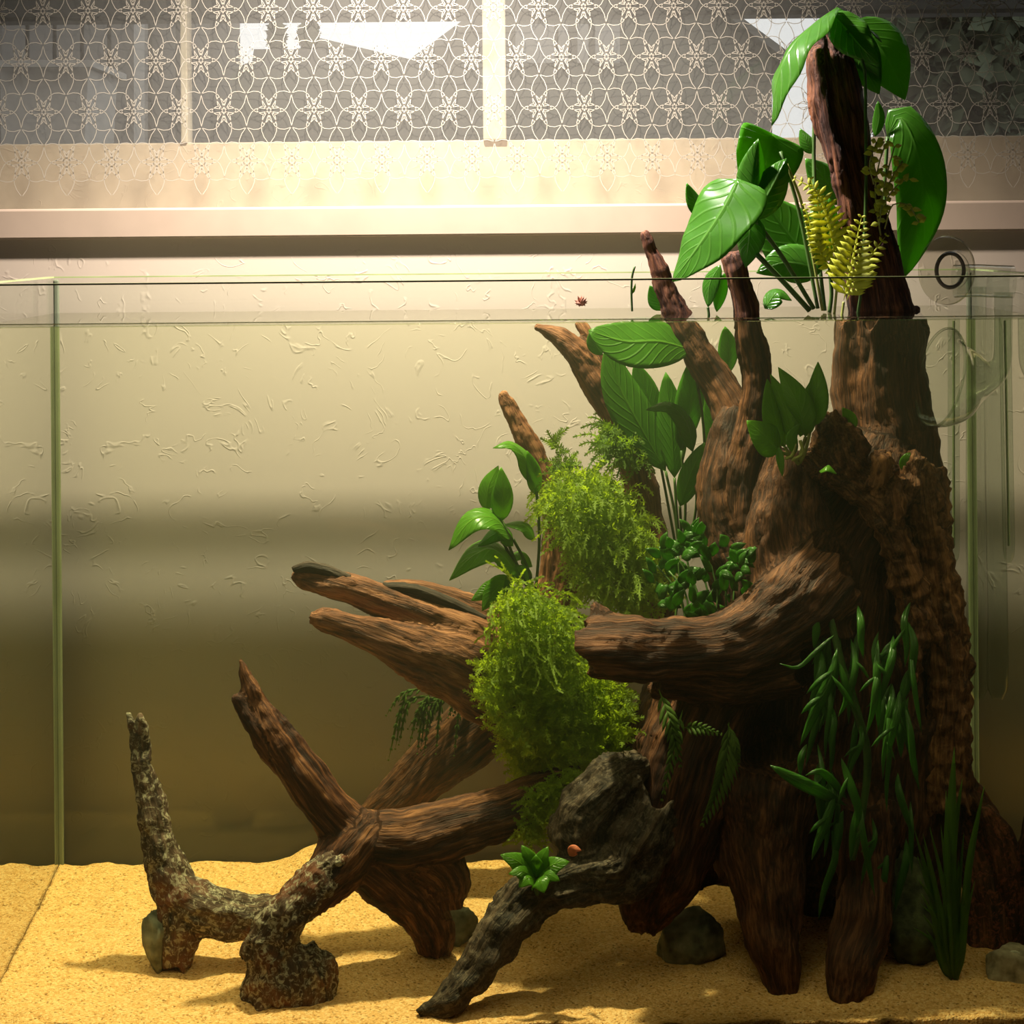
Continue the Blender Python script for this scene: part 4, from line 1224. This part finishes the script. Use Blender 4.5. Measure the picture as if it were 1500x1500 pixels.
for a in ([(1150, 655, .075), (1160, 672, .072)], [(1180, 640, .066), (1170, 675, .07)], [(1188, 625, .064), (1180, 660, .066), (1172, 678, .07)], [(1142, 662, .066), (1158, 668, .066), (1170, 680, .07)],
          [(1166, 650, .06), (1160, 668, .06), (1150, 672, .06)], [(1172, 645, .058), (1176, 664, .058), (1160, 674, .06)]):
    stem(p6, a, 2.6, 'stem_pale', 8)

p7 = empty('small_leaf_bush', P(1040, 915, .075), 'low bush of many small dark green leaves sitting in the crook of the side limb', 'plant')
rnd = random.Random(5)
for k in range(130):
    while True:
        x, y = rnd.uniform(958, 1112), rnd.uniform(775, 918)
        if y > 775 + abs(x - 1020) * 0.55 and y < 925: break
    Y = 0.085 + rnd.uniform(-.03, .02)
    a = rnd.uniform(-2.6, 0.4)
    L = rnd.uniform(18, 32)
    leaf(p7, [(x, y, Y), (x + math.cos(a) * L * .5, y + math.sin(a) * L * .5 - 3, Y - .004), (x + math.cos(a) * L, y + math.sin(a) * L, Y - .004)], rnd.uniform(12, 19),
         rnd.choice(['leaf_dark', 'leaf_dark', 'leaf_mid', 'leaf_mid', 'leaf_bright']), 'ovate', nl=5, nw=2, ref=(rnd.uniform(-.6, .6), -1, rnd.uniform(-.2, .9)))
for k in range(12):
    x = rnd.uniform(985, 1090)
    stem(p7, [(x, 918, .075), (x + rnd.uniform(-10, 10), 870, .08), (x + rnd.uniform(-30, 20), 810 + rnd.uniform(0, 40), .085)], 1.5, 'stem', 8)

p8 = empty('rosette_plant', P(788, 1312, .028), 'little rosette of round bright green leaves on the front root', 'plant')
for k, (tx, ty, w, mt, dyy) in enumerate(((733, 1252, 40, 'leaf_bright', 0), (764, 1238, 34, 'leaf_bright', .004), (803, 1240, 34, 'leaf_bright', .003), (834, 1262, 40, 'leaf_bright', 0),
                                  (797, 1308, 40, 'leaf_bright', -.008), (760, 1300, 34, 'leaf_bright', -.005), (785, 1252, 34, 'leaf_mid', .002), (820, 1290, 30, 'leaf_mid', -.004), (745, 1280, 28, 'leaf_bright', -.004))):
    bx, by = 785, 1288
    leaf(p8, [(bx, by, .026), ((bx + tx) / 2, (by + ty) / 2 - 8, .022 + dyy * .5), (tx, ty, .022 + dyy)], w * 0.88, mt, 'heart', fold=0.2, ref=(-0.15, -0.85, 0.6), nl=10, nw=4)
stem(p8, [(785, 1288, .026), (786, 1305, .028), (788, 1322, .034)], 4)

def strap_leaf(parent, pts, w, mat, side=()):
    """strap fern leaf with side lobes"""
    ctr = [tuple(P(*q)) for q in pts]
    w = w * 0.85
    parts = [leaf_geo(ctr, S(w, pts[0][2]), 'lance', nl=11, nw=2, fold=0.25, wave=0.05)]
    c = catmull(pts, 20)
    for (t, ang, L) in side:
        i = int(t * 18); b = c[i]; d = c[i + 1] - c[i]
        a0 = math.atan2(d[1], d[0]) + ang
        parts.append(leaf_geo([tuple(P(*b)), tuple(P(b[0] + math.cos(a0) * L * .5, b[1] + math.sin(a0) * L * .5, b[2] - .002)), tuple(P(b[0] + math.cos(a0) * L, b[1] + math.sin(a0) * L + 4, b[2]))], S(w * .5, b[2]), 'lance', nl=5, nw=1, fold=0.2))
    return obj('leaf', leaf_mesh('leaf', parts), species(parent, mat), parent)
p9 = empty('strap_fern', P(1250, 1150, .05), 'hanging fern of narrow branching strap leaves on the dark front of the stump', 'fern')
for pts, w, mt, sd in (
    ([(1226, 950, .03), (1220, 985, .024), (1198, 1035, .022), (1172, 1092, .022)], 20, 'leaf_yellow', ((.25, .6, 50), (.3, -1.0, 66), (.5, 0.5, 40))),
    ([(1226, 965, .028), (1238, 1000, .024), (1240, 1025, .024), (1228, 1050, .024)], 13, 'leaf_bright', ()),
    ([(1222, 930, .03), (1195, 955, .026), (1168, 978, .026), (1142, 972, .026)], 8, 'leaf_mid', ()),
    ([(1128, 1121, .022), (1160, 1140, .02), (1196, 1158, .022), (1240, 1180, .03)], 24, 'leaf_mid', ()),
    ([(1240, 1170, .03), (1215, 1140, .024), (1200, 1130, .022), (1180, 1136, .022)], 15, 'leaf_mid', ()),
    ([(1225, 1160, .028), (1212, 1200, .022), (1196, 1240, .02), (1189, 1260, .02)], 17, 'leaf_mid', ((.4, .6, 34),)),
    ([(1232, 1110, .03), (1246, 1150, .024), (1258, 1190, .022), (1252, 1220, .022)], 16, 'leaf_bright', ((.3, .7, 40),)),
    ([(1256, 1180, .026), (1250, 1220, .022), (1246, 1262, .022)], 13, 'leaf_mid', ()),
    ([(1310, 1048, .04), (1318, 1070, .036), (1320, 1110, .036)], 14, 'leaf_bright', ()),
    ([(1332, 980, .045), (1326, 1010, .042), (1318, 1032, .042)], 18, 'leaf_bright', ()),
    ([(1316, 935, .045), (1298, 960, .042), (1296, 985, .042)], 18, 'leaf_mid', ((.5, .6, 24),)),
    ([(1195, 900, .045), (1196, 925, .042), (1192, 950, .042)], 14, 'leaf_mid', ()),
    ([(1182, 1090, .03), (1174, 1110, .026), (1172, 1138, .026)], 12, 'leaf_dark', ()),
):
    strap_leaf(p9, pts, w, mt, sd)
rnd = random.Random(21)
for k in range(46):
    x = rnd.uniform(1195, 1335); y = rnd.uniform(880, 1240)
    Y = 0.045 + rnd.uniform(-.012, .02)
    L = rnd.uniform(75, 140); sw = rnd.uniform(-30, 26)
    strap_leaf(p9, [(x, y, Y + .006), (x + sw * .2 + rnd.uniform(-10, 10), y + L * .3, Y - .006), (x + sw * .6, y + L * .7, Y - .008), (x + sw, y + L, Y - .006)], rnd.uniform(9, 16),
               rnd.choice(['leaf_mid', 'leaf_dark', 'leaf_dark', 'leaf_mid', 'leaf_bright']), ((rnd.uniform(.2, .6), rnd.choice((-.7, .7)), rnd.uniform(24, 44)),) if rnd.random() < .6 else ())
tube_obj('rhizome', [(1215, 900, .05, 5), (1240, 1000, .045, 6), (1270, 1100, .045, 6), (1262, 1200, .045, 5), (1250, 1260, .045, 3)], M['stem'], p9)

gb = ground(1398, 1436)
p10 = empty('grassy_plant', gb, 'upright grassy plant with slim blades planted in the sand by the right glass', 'plant')
Yg = gb.y
for bx, mx_, my_, tx, ty, w, mt in (
    (1398, 1392, 1240, 1398, 1094, 22, 'leaf_mid'), (1402, 1420, 1270, 1442, 1152, 13, 'leaf_yellow'), (1396, 1388, 1260, 1386, 1158, 12, 'leaf_yellow'), (1396, 1395, 1250, 1410, 1140, 15, 'leaf_bright'),
    (1392, 1362, 1300, 1340, 1216, 9, 'leaf_yellow'), (1390, 1372, 1330, 1345, 1288, 9, 'leaf_mid'), (1394, 1370, 1300, 1352, 1222, 8, 'leaf_mid'), (1396, 1382, 1300, 1362, 1212, 8, 'leaf_dark'),
    (1398, 1388, 1300, 1378, 1208, 8, 'leaf_mid'), (1400, 1396, 1300, 1394, 1210, 9, 'leaf_dark'), (1401, 1405, 1310, 1412, 1220, 8, 'leaf_mid'), (1403, 1412, 1310, 1424, 1230, 8, 'leaf_dark'),
    (1394, 1375, 1360, 1350, 1310, 8, 'leaf_mid'), (1392, 1372, 1370, 1352, 1340, 7, 'leaf_yellow'), (1399, 1392, 1340, 1384, 1270, 8, 'leaf_mid'), (1400, 1402, 1340, 1404, 1260, 8, 'leaf_mid'),
    (1404, 1416, 1340, 1428, 1290, 7, 'leaf_mid'), (1395, 1382, 1350, 1368, 1280, 7, 'leaf_dark'), (1398, 1394, 1360, 1388, 1300, 7, 'leaf_dark'), (1401, 1408, 1360, 1414, 1300, 7, 'leaf_dark')):
    yb = 1432 + rnd.uniform(-4, 6)
    w = w * 0.85
    if w < 9:
        j = rnd.uniform(-9, 9)
        leaf(p10, [(bx + j * .3, yb, Yg + .003), ((bx * .4 + mx_ * .6) + j * .6, (yb + my_) / 2 + 14, Yg + .003), (mx_ + j, my_ + 20, Yg + .004), (tx + j * 1.6, ty + rnd.uniform(5, 50), Yg + .004)], w * .8, rnd.choice(['leaf_mid', 'leaf_dark', 'leaf_yellow']), 'strap', nl=12, nw=1, fold=0.3, roll=rnd.uniform(-.4, .4), name='blade')
    o = leaf(p10, [(bx, yb, Yg), ((bx * .4 + mx_ * .6), (yb + my_) / 2 + 10, Yg - .002), (mx_, my_, Yg - .004 + rnd.uniform(-.004, .008)), (tx, ty, Yg - .006 + rnd.uniform(-.006, .010))], w, mt, 'strap', nl=12, nw=1, fold=0.3, roll=rnd.uniform(-.4, .4), name='blade')

# ---- dim fronds on the dark stump and behind
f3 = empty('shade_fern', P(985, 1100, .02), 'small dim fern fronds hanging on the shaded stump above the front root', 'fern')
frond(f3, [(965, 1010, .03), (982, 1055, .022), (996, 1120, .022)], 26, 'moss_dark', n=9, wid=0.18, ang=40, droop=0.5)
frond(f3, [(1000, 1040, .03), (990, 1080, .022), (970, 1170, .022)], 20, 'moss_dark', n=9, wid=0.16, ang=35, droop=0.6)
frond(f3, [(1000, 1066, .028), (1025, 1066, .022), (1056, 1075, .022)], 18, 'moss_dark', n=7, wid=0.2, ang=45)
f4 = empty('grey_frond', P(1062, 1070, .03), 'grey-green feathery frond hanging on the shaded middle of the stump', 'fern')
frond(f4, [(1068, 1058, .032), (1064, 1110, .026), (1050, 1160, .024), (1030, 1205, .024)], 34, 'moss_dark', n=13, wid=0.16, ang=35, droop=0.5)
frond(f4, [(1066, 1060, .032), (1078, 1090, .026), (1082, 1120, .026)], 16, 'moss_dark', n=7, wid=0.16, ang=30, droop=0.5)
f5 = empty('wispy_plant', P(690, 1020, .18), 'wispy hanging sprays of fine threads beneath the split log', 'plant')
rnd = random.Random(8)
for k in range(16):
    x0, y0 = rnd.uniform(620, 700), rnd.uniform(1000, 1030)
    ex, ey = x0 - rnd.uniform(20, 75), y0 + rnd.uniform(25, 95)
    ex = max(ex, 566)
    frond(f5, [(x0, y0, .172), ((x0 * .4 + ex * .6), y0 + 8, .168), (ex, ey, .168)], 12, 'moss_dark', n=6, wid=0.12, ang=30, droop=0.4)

# ---- mosses (fine growth nobody could count)
def moss(name, area, cnt, Y, dY, L, mat, label, seed, flow=(0, 1), leafl=10, npairs=8, curl=0.6, ww=0.35):
    """feathery strands starting inside a pixel polygon; flow = hanging direction in the picture plane"""
    rs = random.Random(seed)
    xs = [a[0] for a in area]; ys = [a[1] for a in area]
    def inside(x, y):
        r = False; j = len(area) - 1
        for i in range(len(area)):
            xi, yi = area[i]; xj, yj = area[j]
            if (yi > y) != (yj > y) and x < (xj - xi) * (y - yi) / (yj - yi) + xi: r = not r
            j = i
        return r
    V, F, U = [], [], []
    def quad(a, b, c, d):
        n = len(V); V.extend((a, b, c, d)); F.append((n, n+1, n+2, n+3)); U.extend(((.3, .3), (.4, .5), (.5, .7), (.6, .5)))
    for _ in range(cnt):
        while True:
            x, y = rs.uniform(min(xs), max(xs)), rs.uniform(min(ys), max(ys))
            if inside(x, y): break
        Y0 = Y + rs.uniform(-dY, dY)
        p = np.array(P(x, y, Y0))
        a = rs.uniform(0, 2 * math.pi)
        d = np.array([math.cos(a), rs.uniform(-1, .4), math.sin(a) * .6 + .5]); d /= np.linalg.norm(d)
        fl = np.array([flow[0], -0.2, -flow[1]])
        ln = S(L, Y) * rs.uniform(.6, 1.3)
        st_ = ln / npairs
        for k in range(npairs):
            q = p + d * st_
            side = np.cross(d, np.array([rs.gauss(0, .3), -1, rs.gauss(0, .3)])); side /= np.linalg.norm(side) + 1e-9
            nr = np.cross(side, d)
            w = S(1.3, Y)
            quad(p + side * w, p - side * w, q - side * w, q + side * w)
            ll = S(leafl, Y) * (1.0 - 0.6 * k / npairs)
            for s in (-1, 1):
                tip = p + d * ll * .6 + s * side * ll * .8 + nr * rs.uniform(-.4, .4) * ll
                m_ = (p + tip) / 2
                e_ = d * ll * ww * .5
                quad(p, m_ + e_, tip, m_ - e_)
            p = q
            d = d + fl * curl / npairs * 2 + np.array([rs.gauss(0, .16), rs.gauss(0, .16), rs.gauss(0, .16)])
            d /= np.linalg.norm(d)
    me = mesh(name, V, F, False)
    ul = me.uv_layers.new(name='uv')
    li = np.empty(len(me.loops), dtype=np.int32); me.loops.foreach_get('vertex_index', li)
    ul.data.foreach_set('uv', np.array(U)[li].ravel())
    return tag(obj(name, me, M[mat]), label, 'moss', kind='stuff')
moss('weeping_moss', [(800, 715), (850, 690), (900, 700), (935, 760), (965, 800), (975, 880), (930, 905), (880, 880), (850, 860), (830, 780), (795, 760)], 900, .125, .022, 46, 'moss',
     'weeping light green moss draped over the branches below the water surface', 1, flow=(-.25, 1), curl=1.1)
moss('weeping_moss', [(870, 635), (900, 622), (925, 650), (930, 690), (890, 680)], 90, .14, .012, 46, 'moss_dark',
     'topmost tuft of moss hanging from the curved branch', 2, flow=(-.5, .8), curl=1.2)
moss('moss_sprig', [(808, 650), (815, 640), (835, 690), (822, 700)], 26, .14, .008, 26, 'moss_dark',
     'tiny moss sprig behind the tip of the slender branch', 9, flow=(0, -.2), curl=.3)
moss('thread_moss', [(725, 885), (770, 862), (830, 900), (850, 960), (800, 985), (740, 960)], 330, .085, .016, 62, 'moss',
     'coarse thread-like bright moss arching over the end of the split log', 3, flow=(.6, .7), leafl=7, npairs=10, curl=1.0, ww=.5)
moss('carpet_moss', [(715, 955), (800, 960), (860, 980), (915, 1020), (930, 1075), (890, 1115), (800, 1120), (735, 1080), (700, 1020)], 1300, .10, .03, 34, 'moss',
     'thick cushion of yellow-green moss filling the gap between split log and stump', 4, flow=(0, .4), curl=.5)
moss('carpet_moss', [(740, 1090), (900, 1080), (915, 1120), (850, 1140), (760, 1150)], 420, .125, .02, 30, 'moss',
     'deep green shaded moss below the thick cushion, over the forked branch', 5, flow=(0, .6), curl=.5)
moss('branch_moss', [(765, 1160), (850, 1128), (870, 1140), (815, 1190), (790, 1240), (755, 1235)], 330, .075, .012, 24, 'moss',
     'thin moss growing along the end of the forked branch beside the front root', 6, flow=(-.1, .8), curl=.6, leafl=6)

# ================================================================== GLASSWARE AND BITS
def lathe_path(name, pts, mat, parent, seg=32, n=40, cap=False):
    """round glassware along a bent axis; pts (px,py,Y,r_px)"""
    a = [(*P(x, y, Y), S(r, Y)) for x, y, Y, r in pts]
    s = catmull(a, n)
    V, F = tube_geo(s[:, :3], np.maximum(s[:, 3], 2e-4), seg, cap)
    return obj(name, mesh(name, V, F), mat, parent)
lp2 = empty('lily_pipe', P(1420, 560, .11), 'clear glass lily-shaped outflow pipe with a flared bell under the surface at the right glass', 'outflow pipe')
lathe_path('bell', [(1377, 553, .095, 74), (1386, 555, .096, 72), (1403, 556, .0975, 63), (1425, 553, .099, 44), (1445, 550, .10, 28), (1458, 545, .10, 19), (1467, 530, .10, 15), (1469, 500, .10, 14), (1469, 460, .10, 14), (1469, 428, .10, 14)], M['pipe'], lp2)
c = np.array(P(1377, 553, .095)); ax = np.array(P(1386, 555, .096)) - c; ax /= np.linalg.norm(ax)
e1 = np.cross(ax, (0, 0, 1.0)); e1 /= np.linalg.norm(e1); e2 = np.cross(ax, e1); R = S(74, .095)
pts = np.array([c + R * (math.cos(a) * e1 + math.sin(a) * e2) for a in np.linspace(0, 2 * math.pi, 49)])
V, F = tube_geo(pts, np.full(49, S(2.0, .10)), 8, False)
obj('bell_rim', mesh('bell_rim', V, F), M['pipe'], lp2)
lathe_path('pipe', [(1398, 412, .10, 24), (1430, 411, .10, 24), (1455, 412, .10, 24), (1484, 413, .10, 24)], M['pipe'], lp2)
sc = empty('suction_cup', P(1386, 395, .09), 'clear rubber suction cup with a ring holding the glass pipe above the water', 'suction cup')
def disc(name, px, py, Y, prof, mat, parent, tilt=0.45):
    c = np.array(P(px, py, Y)); ax = np.array((math.sin(tilt), -math.cos(tilt), 0)); u = np.array((math.cos(tilt), math.sin(tilt), 0)); w = np.array((0, 0, 1.0))
    V, F = [], []; sg = 40
    for r, h in prof:
        for k in range(sg):
            a = 2 * math.pi * k / sg
            V.append(c + ax * S(h, Y) + S(r, Y) * (math.cos(a) * u + math.sin(a) * w))
    for i in range(len(prof) - 1):
        for k in range(sg): F.append((i*sg + k, i*sg + (k+1) % sg, (i+1)*sg + (k+1) % sg, (i+1)*sg + k))
    return obj(name, mesh(name, V, F), mat, parent)
disc('cup', 1388, 396, .10, [(50, -4), (51, 0), (46, 4), (34, 8), (27, 14), (24, 22), (2, 22)], M['rubber'], sc)
disc('ring', 1390, 396, .09, [(26, 0), (28, 3), (26, 6), (23, 6), (22, 3), (23, 0), (26, 0)], simple_mat('grey_clear_ring', (0.16, 0.13, 0.11), 0.15, noise=0.1, spec=0.8), sc)
th = empty('glass_thermometer', P(1398, 830, .20), 'thin glass thermometer tube hanging straight down behind the stump', 'thermometer')
lathe_path('tube', [(1397, 455, .20, 9), (1397, 560, .20, 9), (1397, 700, .20, 9), (1397, 800, .20, 9), (1397, 818, .20, 7), (1397, 826, .20, 2)], M['pipe'], th, seg=16)
lathe_path('stem', [(1397, 470, .20, 2), (1397, 640, .20, 2), (1397, 800, .20, 2)], M['seam'], th, seg=8)
ip = empty('intake_pipe', P(1466, 1000, .17), 'vertical clear glass intake pipe standing in the back corner by the right glass', 'intake pipe')
lathe_path('tube', [(1430, 420, .185, 15), (1430, 600, .185, 15), (1430, 900, .185, 15), (1432, 1010, .185, 15), (1432, 1024, .185, 8)], M['pipe'], ip, seg=20)

# floating and fallen bits
pf = empty('dried_flower', P(851, 447, .07), 'tiny dried pinkish flower floating on the water surface', 'flower')
rnd = random.Random(2)
for k in range(11):
    a = k * 2.4
    leaf(pf, [(851, 448, .07), (851 + 6 * math.cos(a), 442 + 4 * math.sin(a), .07 + .001 * math.sin(a * 2)), (851 + 10 * math.cos(a), 441 + 10 * math.sin(a) * .9, .07)], 5, 'pink', 'ovate', nl=3, nw=1, name='petal')
sk = empty('floating_stem', P(927, 455, .09), 'thin lone green stem sticking out of the water left of the thin stick', 'stem')
stem(sk, [(926, 456, .09), (925, 430, .09), (926, 405, .09), (930, 390, .09)], 1.6)
leaf(sk, [(925, 432, .09), (929, 424, .09), (931, 415, .09)], 4, 'leaf_mid', 'lance', nl=3, nw=1)
rb = tag(leaf(None, [(834, 1254, .030), (842, 1244, .026), (852, 1246, .026)], 17, 'red', 'ovate', name='fallen_leaf', ref=(0, -1, .4)), 'tiny red leaf scrap lying on the front root above the rosette', 'leaf')
wr = tube_obj('white_root', [(1418, 1442, .058, 2.4), (1436, 1444, .054, 2.4), (1455, 1428, .05, 2.2), (1462, 1404, .048, 2.0), (1486, 1394, .045, 2.0), (1497, 1400, .045, 1.5)], M['thread'], None, n=30, seg=6)
tag(wr, 'white thread-like root curling from the grassy plant over the pale stone', 'root')
